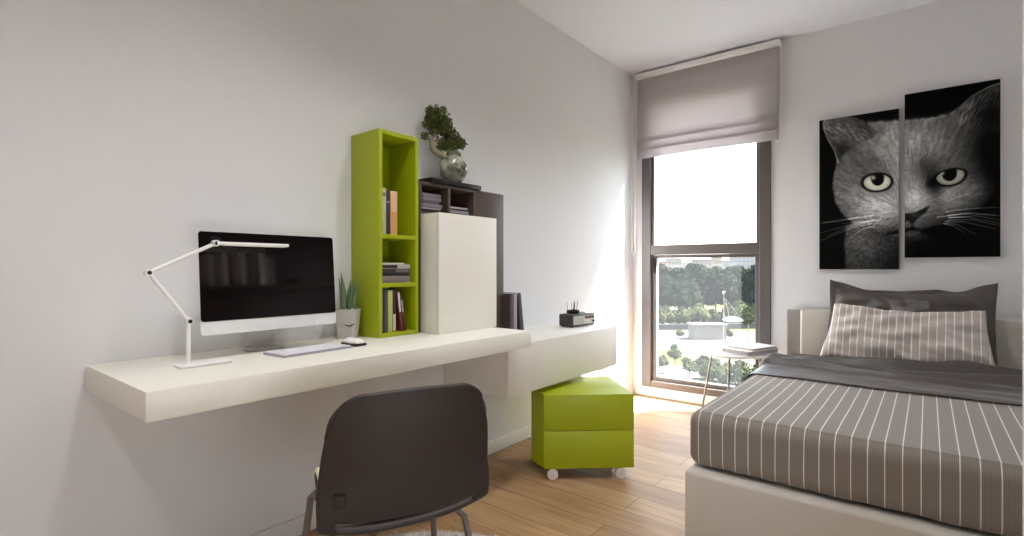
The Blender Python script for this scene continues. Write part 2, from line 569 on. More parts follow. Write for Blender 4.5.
# cloth: flat drop, then two folded tucks and a hem
prof = [(3.856, 2.525), (3.857, 2.30), (3.858, 2.12), (3.854, 2.075), (3.840, 2.050), (3.829, 2.030), (3.830, 2.018), (3.848, 2.022), (3.852, 2.03)]
prof2 = [(3.851, 2.04), (3.845, 2.00), (3.832, 1.970), (3.822, 1.955), (3.824, 1.945), (3.842, 1.950), (3.848, 1.958)]
prof3 = [(3.847, 1.97), (3.843, 1.93), (3.838, 1.893), (3.840, 1.889), (3.844, 1.893)]
b = MB()
nu = 40
for pr in (prof, prof2, prof3):
    def fn(u, v, pr=pr):
        k = v * (len(pr) - 1); i = min(int(k), len(pr) - 2); t = k - i
        y = pr[i][0] * (1 - t) + pr[i + 1][0] * t; z = pr[i][1] * (1 - t) + pr[i + 1][1] * t
        x = bx0 + (bx1 - bx0) * u
        sag = 0.012 * (1 - (2 * u - 1) ** 2) * max(0, min(1, (2.15 - z) / 0.1))
        y += 0.004 * math.sin(9 * u + z * 7) * max(0, min(1, (2.5 - z) / 0.2))
        return L(x, y, z + sag * 0.4 - 0.004)
    b.grid(fn, nu, (len(pr) - 1) * 3)
b.build('blind_cloth', M['blind'], bl, solid=0.0025)
def bead_chain(x, y, z0, z1):
    b = MB()
    n = int((z1 - z0) / 0.019)
    for i in range(n):
        z = z0 + (z1 - z0) * i / (n - 1)
        for dx in (-0.014, 0.014):
            b.ball(L(x + dx * (1 if i > 0 else 0.3), y, z), 0.0072, 2)
    b.tube([L(x - 0.014, y, z0), L(x - 0.014, y, z1)], 0.0012, 5)
    b.tube([L(x + 0.014, y, z0), L(x + 0.014, y, z1)], 0.0012, 5)
    return b
bead_chain(-1.838, 3.838, 1.13, 2.522).build('bead_chain', M['bead'], bl)
b = MB()
b.tube([L(-0.772, 3.85, 2.52), L(-0.768, 3.85, 2.30), L(-0.764, 3.845, 2.18), L(-0.768, 3.845, 2.09), L(-0.782, 3.85, 2.04)], 0.003, 6)
b.build('lift_cord', M['bead'], bl)

# ------------------------------------------------------------------ desk and wall cabinet
DZ = 0.742
desk = MB().box(XW + 0.001, -1.366, 0.388, 1.836, DZ - 0.0705, DZ, bev=0.002).build('floating_desk', M['desk'])
tag(desk, 'long white floating desk slab fixed along the left wall', 'desk')
CZ = DZ - 0.0715
wc = thing('wall_cabinet', 'low white cabinet hung on the wall beyond the right end of the desk', 'cabinet', (XW + 0.001, 1.787, 0.437))
cw = 2.818 - 1.787
MB().box(0, 0.395, 0, cw, 0, CZ - 0.437, bev=0.002).build('body', M['deskcab'], wc)
MB().box(0.396, 0.416, 0.0, cw, 0.0, CZ - 0.437, bev=0.002).build('flap_door', M['deskcab'], wc)

# ------------------------------------------------------------------ green shelf tower
GXF, GY0, GY1, GT = -1.687, 1.260, 1.464, 1.572
gs = thing('bookshelf', 'tall narrow lime green open shelf tower standing on the desk', 'shelf', (XW + 0.002, GY0, DZ))
gd = GXF - (XW + 0.002); gw = GY1 - GY0; gh = GT - DZ; th = 0.017
b = MB()
MB().box(0, gd, 0, th, 0, gh, bev=0.0015).build('side_panel', M['green'], gs)
MB().box(0, gd, gw - th, gw, 0, gh, bev=0.0015).build('side_panel', M['green'], gs)
MB().box(0, gd, th, gw - th, gh - th, gh, bev=0.001).build('top_panel', M['green'], gs)
MB().box(0, gd, th, gw - th, 0, th, bev=0.001).build('bottom_panel', M['green'], gs)
MB().box(0, 0.008, th, gw - th, th, gh - th).build('back_panel', M['green'], gs)
SH1, SH2 = 1.147 - DZ, 0.951 - DZ
for z in (SH1, SH2):
    MB().box(0.008, gd - 0.002, th, gw - th, z - th / 2, z + th / 2, bev=0.001).build('shelf', M['green'], gs)

# ------------------------------------------------------------------ brown wall unit and white box cupboard
BY0, BY1, BT, BXF = 1.484, 2.050, 1.397, -1.705
bu = thing('wall_unit', 'dark brown wood unit with two open niches behind the white cupboard', 'cabinet', (XW + 0.002, BY0, DZ))
bd = BXF - (XW + 0.002); bw = BY1 - BY0; bh = BT - DZ; n1, n2 = 0.170, 0.342; nz = 1.266 - DZ
MB().box(0, bd, n2, 1.8345 - BY0, 0.0005, bh, bev=0.001).build('side_carcass', M['brown'], bu)
MB().box(0, bd, 1.8345 - BY0, bw, CZ - DZ + 0.0005, bh, bev=0.001).build('door', M['brown'], bu)
MB().box(0, bd, 0, n2, 0.0005, nz, bev=0.001).build('lower_carcass', M['brown'], bu)
MB().box(0, bd, 0, n2, bh - 0.014, bh, bev=0.001).build('top_panel', M['brown'], bu)
MB().box(0, 0.008, 0.014, n2, nz, bh - 0.014).build('back_panel', M['brown'], bu)
MB().box(0, bd, 0, 0.014, nz, bh - 0.014, bev=0.001).build('side_panel', M['brown'], bu)
MB().box(0.008, bd, n1 - 0.001, n1 + 0.016, nz, bh - 0.014, bev=0.001).build('divider', M['brown'], bu)

wbx = thing('cupboard', 'square white cupboard box standing on the desk in front of the brown unit', 'cupboard', (BXF + 0.001, 1.489, DZ))
ch = 1.253 - DZ
MB().box(0, 0.097, 0, 0.368, 0.0005, ch, bev=0.0015).build('body', M['deskcab'], wbx)
MB().box(0.098, 0.117, 0, 0.368, 0.0005, ch, bev=0.0015).build('door', M['desk'], wbx)

tray = MB().box(BXF - 0.168, BXF + 0.012, 1.545, 1.868, BT + 0.0005, BT + 0.022, bev=0.002)
tag(tray.build('tray', M['blackwood']), 'flat black tray board lying on top of the brown unit', 'tray')

# ------------------------------------------------------------------ books
def book(label, w, h, d, colr, loc, rot=(0, 0, 0), group=None, paper=None, spine_mark=None, cat='book', rough=0.55, name='book'):
    """upright book: thickness w along y, height h along z, depth d along -x; spine faces +x at x=0"""
    t = 0.0022
    m = mat('cover ' + label[:24], colr, rough)
    b = MB()
    b.box(-0.0022, 0, 0, w, 0, h, bev=0.0006)
    b.box(-d, -0.0022, 0, t, 0, h); b.box(-d, -0.0022, w - t, w, 0, h)
    o = b.build(name, m)
    o.location = loc; o.rotation_euler = rot
    tag(o, label, cat, group)
    MB().box(-d + 0.003, -0.0024, t + 0.0002, w - t - 0.0002, 0.003, h - 0.003).build('pages', paper or M['paper'], o)
    if spine_mark:
        c, z0, z1 = spine_mark
        MB().box(0.0001, 0.0007, w * 0.12, w * 0.88, h * z0, h * z1).build('spine_label', mat('mark ' + label[:20], c, 0.6), o)
    return o

gx = GXF - 0.012
# top compartment, uprights (heights from the photograph)
zt = DZ + SH1 + th / 2 + 0.0005
y = GY0 + th + 0.004
for lab, w, h, c, mk in (
    ('pale grey-green book, first upright book in the upper green compartment', 0.0235, 0.185, (176, 178, 128), ((120, 112, 92), 0.82, 0.9)),
    ('dark plum book between the pale and the tan book in the green tower', 0.0195, 0.176, (62, 50, 54), ((150, 142, 140), 0.72, 0.76)),
    ('tan book with an orange spine foot, last upright in upper compartment', 0.0335, 0.178, (214, 178, 134), ((206, 150, 84), 0.04, 0.52)),
):
    book(lab, w, h, 0.125, c, (gx, y, zt), spine_mark=mk)
    y += w + 0.0012
# middle compartment, flat stack (books lying: thickness becomes z)
z = DZ + SH2 + th / 2 + 0.0005
def flat(label, t_, wid, d, colr, x, y, z, group=None, yaw=0.0, rough=0.55, mk=None):
    o = book(label, t_, wid, d, colr, (x, y + wid, z), (R(90), 0, 0), group, spine_mark=mk, rough=rough)
    # stand the book on its side: rotate about x so that local y becomes z and local z becomes -y
    o.rotation_euler = Matrix(((math.cos(yaw), 0, 0), (0, 1, 0), (0, 0, 1))).to_euler()
    mtx = Matrix.Rotation(yaw, 3, 'Z') @ Matrix(((1, 0, 0), (0, 0, 1), (0, 1, 0))).transposed()
    # proper rotation: columns local x,y,z -> world x, z, -y
    mtx = Matrix.Rotation(yaw, 3, 'Z') @ Matrix(((1, 0, 0), (0, 0, -1), (0, 1, 0)))
    o.rotation_euler = mtx.to_euler()
    return o
yb = GY0 + th + 0.004
for lab, t_, wid, c, mk in (
    ('thick grey book at the bottom of the flat stack in the middle green compartment', 0.027, 0.148, (126, 116, 114), None),
    ('black book lying on the thick grey book in the middle green compartment', 0.012, 0.146, (38, 30, 32), ((120, 110, 110), 0.0, 0.02)),
    ('dark brown book with a thin grey line, third up in the flat stack', 0.016, 0.144, (52, 42, 44), ((112, 102, 102), 0.05, 0.5)),
    ('pale grey magazine with a dark end lying near the top of the flat stack', 0.017, 0.147, (176, 170, 160), ((34, 28, 28), 0.46, 0.98)),
    ('thin white booklet on top of the flat stack in the green tower', 0.006, 0.116, (206, 202, 190), None)):
    off = 0.030 if 'booklet' in lab else 0
    flat(lab, t_, wid, 0.12, c, gx, yb, z, mk=mk)
    z += t_ + 0.0008
# bottom compartment
zt = DZ + th + 0.0005
y = GY0 + th + 0.003
def up(label, w, h, c, lean=0.0, mk=None, d=0.125, yy=None, group=None):
    global y
    o = book(label, w, h, d, c, (gx, y if yy is None else yy, zt), (R(lean), 0, 0), spine_mark=mk, group=group)
    if yy is None: y += w + 0.001
    return o
sp = up('black ring-bound notebook, first in the lowest green compartment', 0.017, 0.178, (40, 36, 40))
b = MB()
for k in range(16):
    zz = 0.012 + k * 0.0102
    b.tube([(0.004 * math.cos(a), -0.001 + 0.006 * math.sin(a), zz) for a in [i * math.pi / 4 for i in range(8)]], 0.0012, 5, closed=True)
b.build('binding_rings', M['alu'], sp)
up('charcoal grey book beside the ring-bound notebook in the lowest compartment', 0.0155, 0.176, (88, 82, 84))
up('pale lime book standing in the lowest green compartment', 0.022, 0.170, (182, 186, 112))
up('dark brown book with a short pale label in the lowest compartment', 0.016, 0.172, (48, 38, 36), mk=((196, 190, 170), 0.02, 0.42))
y += 0.003
up('dark red book with a white upper spine leaning in the lowest compartment', 0.012, 0.166, (112, 44, 40), lean=7, mk=((214, 208, 204), 0.48, 0.96), yy=y + 0.022)
up('thin brown-red book leaning last in the row of the lowest compartment', 0.010, 0.142, (84, 40, 34), lean=9, mk=((170, 160, 150), 0.55, 0.9), yy=y + 0.040)

# brown niches: flat magazines
z = BT - bh + nz + 0.0008
for i, (lab, t_, wid, c) in enumerate((
    ('black magazine at the bottom of the pile in the left brown niche', 0.014, 0.110, (30, 26, 28)),
    ('white edged magazine second from the bottom in the left brown niche', 0.006, 0.112, (206, 202, 204)),
    ('mauve grey thick book in the middle of the left niche pile', 0.017, 0.114, (132, 120, 124)),
    ('dark grey book fourth up in the left brown niche', 0.012, 0.106, (96, 86, 90)),
    ('grey book second from the top of the left niche pile', 0.014, 0.112, (124, 114, 118)),
    ('grey violet book topmost of the pile in the left brown niche', 0.018, 0.108, (114, 104, 110)))):
    flat(lab, t_, wid, 0.13, c, BXF - 0.014 - 0.003 * (i % 2), BY0 + 0.026 + 0.004 * (i % 3), z)
    z += t_ + 0.0006
z = BT - bh + nz + 0.0008
for i, (lab, t_, wid, c) in enumerate((
    ('dark magazine at the bottom of the low pile in the right brown niche', 0.009, 0.132, (58, 50, 54)),
    ('pale grey magazine second up in the right brown niche', 0.014, 0.134, (166, 160, 166)),
    ('black booklet third up in the right brown niche', 0.006, 0.128, (36, 30, 32)),
    ('light grey magazine on top of the low pile in the right niche', 0.008, 0.126, (176, 170, 174)))):
    flat(lab, t_, wid, 0.13, c, BXF - 0.012 - 0.004 * (i % 2), BY0 + n1 + 0.020, z)
    z += t_ + 0.0006

# books leaning against the brown unit on the low cabinet
zt = CZ + 0.001
for lab, w, h, c, x, yy, lean in (
    ('dark plum tall book nearest the brown unit on the low cabinet', 0.030, 0.215, (74, 60, 64), -1.662, BY1 + 0.002, 0),
    ('grey mauve book between two dark books beside the brown unit', 0.025, 0.215, (150, 142, 146), -1.662, BY1 + 0.033, 0),
    ('charcoal tall book leaning against the books beside the brown unit', 0.030, 0.216, (62, 62, 62), -1.662, BY1 + 0.0905, 8.0)):
    book(lab, w, h, 0.15, c, (x, yy, zt + (0.0 if not lean else 0.0)), (R(lean), 0, 0))

# ------------------------------------------------------------------ monitor
mon = thing('computer_monitor', 'slim all-in-one computer with a dark glossy screen on the white desk', 'computer', (-1.70, 0.846, DZ))
MW, tilt = 0.452, R(4.6)
SM = Matrix.Translation((0.012, 0, 0.075)) @ Matrix.Rotation(-tilt, 4, 'Y')
hw = MW / 2
SH, CH = 0.316, 0.041
def rounded(y0, y1, z0, z1, r, n=5):
    pts = []
    for (cy, cz, a0) in ((y1 - r, z1 - r, 0), (y0 + r, z1 - r, 90), (y0 + r, z0 + r, 180), (y1 - r, z0 + r, 270)):
        for k in range(n + 1):
            a = R(a0 + 90 * k / n)
            pts.append((cy + r * math.cos(a), cz + r * math.sin(a)))
    return pts
def plate(pts, x0, x1, Mx, mid=None):
    b = MB(); bm = b.bm
    layers = [(x0, 1.0), (x1, 1.0)] if mid is None else [(x0, 1.0), (mid[0], 0.985), (x1, mid[1])]
    cy = sum(p[0] for p in pts) / len(pts); cz = sum(p[1] for p in pts) / len(pts)
    rings = [[bm.verts.new(Mx @ Vector((x, cy + (p[0] - cy) * s, cz + (p[1] - cz) * s))) for p in pts] for x, s in layers]
    n = len(pts)
    for A, B in zip(rings[:-1], rings[1:]):
        for i in range(n):
            bm.faces.new((A[i], A[(i + 1) % n], B[(i + 1) % n], B[i]))
    bm.faces.new(rings[0]); bm.faces.new(rings[-1][::-1])
    return b
plate(rounded(-hw, hw, 0, SH, 0.010), 0.0, -0.034, SM, (-0.008, 0.55)).build('housing', M['alu'], mon, ang=25)
plate(rounded(-hw + 0.0005, hw - 0.0005, CH, SH - 0.0005, 0.009), 0.0018, 0.0002, SM).build('screen', M['screen'], mon, ang=25)
b = MB()   # bent stand: neck and foot
def stand(u, v):
    pr = [(-0.030, 0.180), (-0.065, 0.120), (-0.095, 0.040), (-0.104, 0.012), (-0.100, 0.005), (-0.085, 0.004), (-0.045, 0.004)]
    k = v * (len(pr) - 1); i = min(int(k), len(pr) - 2); t = k - i
    x = pr[i][0] * (1 - t) + pr[i + 1][0] * t; z = pr[i][1] * (1 - t) + pr[i + 1][1] * t
    wdt = 0.046 + 0.014 * v
    return (x, (u - 0.5) * 2 * wdt, z)
b.grid(stand, 6, 24)
b.build('stand', M['alud'], mon, solid=0.0065)

# ------------------------------------------------------------------ keyboard, mouse
kb = thing('keyboard', 'thin white keyboard lying on the desk before the monitor', 'keyboard', (-1.613, 0.926, DZ + 0.0005), R(4))
MB().box(-0.060, 0.060, -0.130, 0.130, 0, 0.0055, bev=0.002).build('tray', M['kbase'], kb)
b = MB()
for r_ in range(6):
    x0 = -0.056 + r_ * 0.0187
    n = 14
    if r_ == 5:
        spans = [(i, i + 1) for i in range(4)] + [(4, 9)] + [(i, i + 1) for i in range(9, 14)]
    else:
        spans = [(i, i + 1) for i in range(14)]
    for a, c in spans:
        p = 0.252 / 14
        b.box(x0, x0 + 0.0142, -0.126 + a * p + 0.0018, -0.126 + c * p - 0.0018, 0.0057, 0.0085, bev=0.0007, seg=1)
b.build('keys', M['key'], kb)

ms = thing('computer_mouse', 'white computer mouse with a dark underside beside the keyboard', 'mouse', (-1.612, 1.094, DZ + 0.0005), R(0))
b = MB().roundbox(-0.044, 0.044, -0.026, 0.026, 0.0, 0.010, 0.0045, (8, 6, 1))
b.build('base', M['black'], ms)
b = MB()
def mfn(u, v):
    x = -0.045 + 0.090 * u; yv = (v - 0.5) * 2
    prof_ = max(0.0, 1 - (2 * u - 1) ** 4) ** 0.5
    wv = 0.027 * max(0.15, (1 - abs(2 * u - 1) ** 3.2)) ** 0.5
    z = 0.0105 + 0.016 * prof_ * math.cos(yv * math.pi / 2) ** 0.7 if abs(yv) < 1 else 0.0105
    return (x, yv * wv, z)
b.grid(mfn, 16, 12)
b.build('shell', M['white'], ms, solid=0.0008)

# ------------------------------------------------------------------ desk lamp (thin white articulated)
lp = thing('desk_lamp', 'thin white articulated desk lamp standing left of the monitor', 'lamp', (-1.628, 0.565, DZ + 0.0005), 0)
MB().box(-0.028, 0.034, -0.030, 0.105, 0, 0.007, bev=0.0025).build('base', M['white'], lp)
z1 = 0.869 - DZ
MB().tube([(0, 0, 0.007), (0, 0, z1)], 0.0058, 12).build('post', M['white'], lp)
E1 = Vector((0, 0.002, z1)); E2 = Vector((0, -0.096, 1.007 - DZ)); E3 = Vector((0, 0.072, 1.092 - DZ)); E4 = Vector((0, 0.290, 1.091 - DZ))
MB().tube([E1, E2], 0.0055, 12).build('lower_arm', M['white'], lp)
MB().tube([E2, E3], 0.0055, 12).build('upper_arm', M['white'], lp)
hd = MB().box(-0.013, 0.013, E3.y, E4.y, E3.z - 0.005, E3.z + 0.005, bev=0.003).build('lamp_head', M['white'], lp)
MB().box(-0.009, 0.009, E3.y + 0.02, E4.y - 0.01, E3.z - 0.0065, E3.z - 0.0051).build('light_strip', mat('led diffuser', (236, 234, 226), 0.5), hd)
for e in (E1, E2, E3):
    j = MB()
    j.tube([e + Vector((-0.010, 0, 0)), e + Vector((0.0095, 0, 0))], 0.0095, 14)
    jo = j.build('joint', M['white'], lp)
    MB().tube([e + Vector((0.0096, 0, 0)), e + Vector((0.0115, 0, 0))], 0.0055, 10).build('joint_cap', M['slot'], jo)
MB().tube([E3 + Vector((0.006, 0.016 * math.cos(a) - 0.002, 0.008 + 0.010 * math.sin(a))) for a in [i * math.pi / 6 for i in range(12)]], 0.0014, 6, closed=True).build('tilt_ring', M['slot'], lp)

# ------------------------------------------------------------------ small potted succulent
pp = thing('potted_plant', 'spiky green succulent in a tapered pale pot beside the green tower', 'plant', (-1.798, 1.194, DZ + 0.0005), YAW)
b = MB(); bm = b.bm
rings = []
for hw_, z in ((0.031, 0.0), (0.033, 0.002), (0.043, 0.115), (0.038, 0.115), (0.037, 0.103)):
    pts = rounded(-hw_, hw_, -hw_, hw_, 0.009, 4)
    rings.append([bm.verts.new((p[0], p[1], z)) for p in pts])
n = len(rings[0])
for A, B in zip(rings[:-1], rings[1:]):
    for i in range(n):
        bm.faces.new((A[i], A[(i + 1) % n], B[(i + 1) % n], B[i]))
bm.faces.new(rings[0][::-1]); bm.faces.new(rings[-1])
pot = b.build('pot', M['pot'], pp, ang=30)
# the check-shaped dark mark on the pot front
pz = lambda z: -(0.033 + 0.010 * z / 0.115) - 0.0005
b = MB().tube([(0.0, pz(0.056), 0.056), (0.010, pz(0.052), 0.052), (0.020, pz(0.050), 0.050), (0.030, pz(0.056), 0.056), (0.036, pz(0.060), 0.060)], [0.0012, 0.0022, 0.0026, 0.002, 0.0012], 6)
b.build('dark_mark', M['slot'], pot)
b = MB()
for k in range(40):
    a = rng.uniform(0, 6.28); r_ = 0.033 * math.sqrt(rng.random())
    b.ball((r_ * math.cos(a), r_ * math.sin(a), 0.110 + rng.uniform(-.003, .005)), rng.uniform(.004, .007), 1)
b.build('pebbles', M['soil'], pp)
for (x, yv, lx, ly, hh, wd) in ((-0.022, 0.0, -0.014, 0.0, 0.105, 0.010), (-0.010, -0.012, -0.012, -.01, 0.125, 0.012), (0.002, 0.006, 0.004, 0.01, 0.10, 0.012),
                       (0.010, -0.010, 0.014, -.004, 0.085, 0.011), (0.020, 0.0, 0.030, 0.0, 0.098, 0.012), (-0.016, 0.014, -0.022, 0.01, 0.09, 0.010), (0.008, 0.016, 0.016, 0.012, 0.11, 0.010)):
    b = MB()
    nseg = 8
    pts, rad = [], []
    for i in range(nseg + 1):
        t = i / nseg
        pts.append((x + lx * t * t, yv + ly * t * t, 0.104 + hh * 1.28 * t))
        rad.append(max(0.0008, wd * 1.05 * (0.75 + 0.9 * t * (1 - t)) * (1 - t ** 2.2)))
    b.tube(pts, rad, 8)
    o = b.build('leaf', M['snake'], pp)

# ------------------------------------------------------------------ bonsai on the tray
bz = BT + 0.0225
bo = thing('bonsai', 'small bonsai tree growing from a round mottled stone vase on the black tray', 'bonsai', (-1.770, 1.752, bz))
b = MB().ball((0, 0, 0.072), 1.0, 4, (0.064, 0.068, 0.072))
b.displace(lambda p, nn: p + nn * 0.010 * (noise.noise(p * 22) + 0.5 * noise.noise(p * 45)))
for v in b.bm.verts:
    if v.co.z < 0.004: v.co.z = 0.001
b.build('vase', M['stone'], bo)
b = MB().ball((-0.012, 0.012, 0.142), 1.0, 3, (0.038, 0.04, 0.026))
b.displace(lambda p, nn: p + nn * 0.012 * noise.noise(p * 40))
b.build('moss', mat('moss', (110, 120, 84), 0.95, nscale=60, namt=0.4), bo)
rx, ry = RV.x, RV.y
def bp(s, z, dpt=0.0):   # s metres to the right in the tree's facing plane
    return Vector((s * 0.25 + dpt, s * 0.97, z))
tr = [bp(-0.022, 0.110), bp(-0.058, 0.128), bp(-0.092, 0.142), bp(-0.116, 0.160), bp(-0.116, 0.190), bp(-0.102, 0.22), bp(-0.092, 0.26), bp(-0.09, 0.30)]
b = MB().tube(tr, [0.016, 0.016, 0.015, 0.013, 0.010, 0.009, 0.007, 0.004], 10)
b.tube([tr[4], bp(-0.06, 0.208), bp(-0.01, 0.222), bp(0.03, 0.220)], [0.008, 0.007, 0.005, 0.003], 8)
b.tube([tr[4], bp(-0.138, 0.20), bp(-0.152, 0.21)], [0.005, 0.004, 0.003], 6)
b.displace(lambda p, nn: p + nn * 0.003 * noise.noise(p * 60))
b.build('trunk', M['bark'], bo)
b = MB()
clumps = [(-0.12, 0.335, 0.042), (-0.085, 0.365, 0.045), (-0.055, 0.33, 0.040), (-0.10, 0.295, 0.045), (-0.135, 0.37, 0.028), (-0.145, 0.31, 0.025), (-0.06, 0.295, 0.035),
          (-0.015, 0.262, 0.040), (0.015, 0.245, 0.036), (-0.045, 0.235, 0.040), (-0.07, 0.215, 0.030), (0.040, 0.240, 0.022), (-0.165, 0.252, 0.018), (-0.01, 0.225, 0.03), (-0.03, 0.285, 0.035)]
clumps = [(a + 0.012, z - 0.042, r) for a, z, r in clumps]
for s, z, r_ in clumps:
    for k in range(int(230 * (r_ / 0.04) ** 2)):
        d = Vector((rng.gauss(0, 1), rng.gauss(0, 1), rng.gauss(0, 0.8))).normalized() * r_ * rng.uniform(0.45, 1.05)
        c = bp(s, z) + d
        a = Vector((rng.gauss(0, 1), rng.gauss(0, 1), rng.gauss(0, 1) + 0.4)).normalized() * 0.008
        w = a.orthogonal().normalized() * 0.0042
        w = Matrix.Rotation(rng.uniform(0, 6.28), 3, a) @ w
        vs = [b.bm.verts.new(c - a), b.bm.verts.new(c + w), b.bm.verts.new(c + a), b.bm.verts.new(c - w)]
        b.bm.faces.new(vs)
b.build('foliage', M['bonsai'], bo, recalc=False)

# ------------------------------------------------------------------ radio and reed bowl on the low cabinet
ra = thing('radio', 'charcoal table radio with a silver front standing on the low white cabinet', 'radio', (-1.655, 2.690, CZ + 0.0005), R(-7))
RX, RY, RH = 0.052, 0.115, 0.076
MB().box(-RX, RX, -RY, RY, 0.004, RH, bev=0.010, seg=3).build('case', M['radio'], ra)
MB().box(RX + 0.0003, RX + 0.0022, -RY + 0.012, -0.010, 0.014, RH - 0.010).build('speaker_grille', M['radioface'], ra)
fp = MB().box(RX + 0.0003, RX + 0.0022, -0.008, RY - 0.012, 0.014, RH - 0.010).build('front_panel', mat('pale silver panel', (206, 202, 192), 0.45), ra)
MB().box(RX + 0.0024, RX + 0.0034, 0.002, RY - 0.020, 0.046, RH - 0.014).build('display', M['radiodisp'], fp)
for k, yv in enumerate((0.022, 0.052, 0.082)):
    MB().tube([(RX + 0.0024, yv, 0.029), (RX + 0.009, yv, 0.029)], 0.0075 if k != 1 else 0.005, 14).build('knob', M['radio'] if k == 2 else M['alud'], fp)
for sx in (-1, 1):
    for sy in (-1, 1):
        MB().lathe([(0.006, 0), (0.006, 0.0045)], (sx * 0.038, sy * 0.095, -0.0003), 10).build('foot', M['black'], ra)
rd = thing('reed_diffuser', 'low black bowl of thin dark reeds standing on the radio', 'diffuser', (-1.664, 2.655, CZ + RH + 0.001))
MB().lathe([(0.036, 0.0), (0.039, 0.004), (0.039, 0.018), (0.036, 0.020), (0.034, 0.018), (0.033, 0.010), (0, 0.010)], (0, 0, 0), 28).build('bowl', M['black'], rd)
for (x, yv, tx, ty, hh) in ((-.02, -.024, -.004, -.012, .058), (0, -.012, .0, -.004, .05), (.01, .0, .0, .002, .062), (.0, .004, .0, .006, .060), (-.005, .018, .0, .008, .055), (.01, .022, .0, .018, .064), (-.01, .012, 0, .022, .05)):
    MB().tube([(x, yv, 0.011), (x + tx, yv + ty, 0.011 + hh)], 0.0014, 6).build('reed', M['slot'], rd)

# ------------------------------------------------------------------ green pedestal on casters
P0 = Vector((-1.27, 2.17, 0))
pd = thing('drawer_pedestal', 'lime green two-drawer pedestal on small casters under the low cabinet', 'drawers', (P0.x, P0.y, 0))
foot = [(-1.551, 2.083), (-1.434, 2.027), (-1.107, 2.317), (-1.402, 2.612), (-1.715, 2.31)]
fv = (Vector(foot[2]) - Vector(foot[1])).normalized()
nv = Vector((fv.y, -fv.x))     # outward, towards the viewer
ins = [Vector(foot[0]), Vector(foot[1]) - nv * 0.020 + Vector((-0.004, 0.006)) * 0, Vector(foot[2]) - nv * 0.020, Vector(foot[3]), Vector(foot[4])]
B0, B1 = 0.056, 0.411
MB().prism([(p.x - P0.x, p.y - P0.y) for p in ins], B0, B1 - 0.016, bev=0.001).build('body', M['green'], pd)
MB().prism([(p[0] - P0.x, p[1] - P0.y) for p in ins], B1 - 0.0155, B1, bev=0.0008).build('top_panel', M['green'], pd)
zs = 0.238
for (z0, z1) in ((B0, zs - 0.0015), (zs + 0.0015, B1)):
    a = Vector(foot[1]); c = Vector(foot[2])
    q = [a - nv * 0.0192, a, c, c - nv * 0.0192]
    MB().prism([(p.x - P0.x, p.y - P0.y) for p in q], z0, z1, bev=0.001).build('drawer', M['green'], pd)
for (t, dn) in ((0.10, 0.016), (0.86, 0.016), (0.10, 0.30), (0.86, 0.30)):
    c = Vector(foot[1]) * (1 - t) + Vector(foot[2]) * t - nv * dn
    c3 = Vector((c.x - P0.x, c.y - P0.y, 0.0268))
    n3 = Vector((nv.x, nv.y, 0))
    w = MB().tube([c3 - n3 * 0.010, c3 - n3 * 0.009, c3 + n3 * 0.009, c3 + n3 * 0.010], [0.024, 0.0265, 0.0265, 0.024], 24)
    wo = w.build('caster', M['caster'], pd)
    MB().tube([c3 + n3 * 0.0101, c3 + n3 * 0.013], 0.007, 12).build('hub', M['alud'], wo)
    MB().box(c3.x - 0.006, c3.x + 0.006, c3.y - 0.006, c3.y + 0.006, 0.050, 0.0558).build('caster_stem', M['black'], wo)

# ------------------------------------------------------------------ chair
cf = Vector((-0.92, 0.40, 0)).normalized()
CH0 = Vector((-1.1195, 0.864, 0))
chair = thing('desk_chair', 'dark brown shell chair with thin metal legs pulled up to the desk', 'chair', CH0, math.atan2(cf.y, cf.x) - math.pi / 2)
# profile of the shell from the top of the back to the front lip: (y, z, half width)
PR = [(-0.263, 0.756, 0.180), (-0.260, 0.733, 0.183), (-0.257, 0.710, 0.186), (-0.253, 0.680, 0.189), (-0.247, 0.645, 0.192), (-0.239, 0.600, 0.195), (-0.231, 0.553, 0.198), (-0.224, 0.508, 0.200),
      (-0.215, 0.470, 0.200), (-0.200, 0.440, 0.199), (-0.178, 0.420, 0.199), (-0.14, 0.412, 0.188), (-0.08, 0.410, 0.178), (0.0, 0.412, 0.170), (0.10, 0.418, 0.164), (0.18, 0.424, 0.158), (0.215, 0.420, 0.146), (0.228, 0.412, 0.120)]
PR = [(a, z, w + 0.004) for a, z, w in PR]
def prof_at(t):
    k = t * (len(PR) - 1); i = min(int(k), len(PR) - 2); f = k - i
    p0 = PR[max(i - 1, 0)]; p1 = PR[i]; p2 = PR[i + 1]; p3 = PR[min(i + 2, len(PR) - 1)]
    def cr(a, b_, c, d): return 0.5 * (2 * b_ + (c - a) * f + (2 * a - 5 * b_ + 4 * c - d) * f * f + (3 * b_ - a - 3 * c + d) * f ** 3)
    return [cr(p0[j], p1[j], p2[j], p3[j]) for j in range(3)]
def shell_pt(u, t, off=0.0):
    yv, z, hw_ = prof_at(t)
    s = 2 * u - 1
    back = max(0.0, min(1.0, (0.55 - t) / 0.2))
    wrap = abs(s) ** 2.4
    return Vector((s * hw_, yv + 0.040 * wrap * back + off, z - (0.012 * abs(s) ** 2 + 0.075 * (1 - math.sqrt(max(0.0, 1 - (max(0.0, abs(s) - 0.62) / 0.38) ** 2)))) * max(0.0, 1 - t / 0.42) + 0.030 * wrap * (1 - back) * (1 if t < 0.8 else 0.5)))
b = MB()
NU, NV = 40, 60
g = b.grid(lambda u, v: shell_pt(u, v), NU, NV)
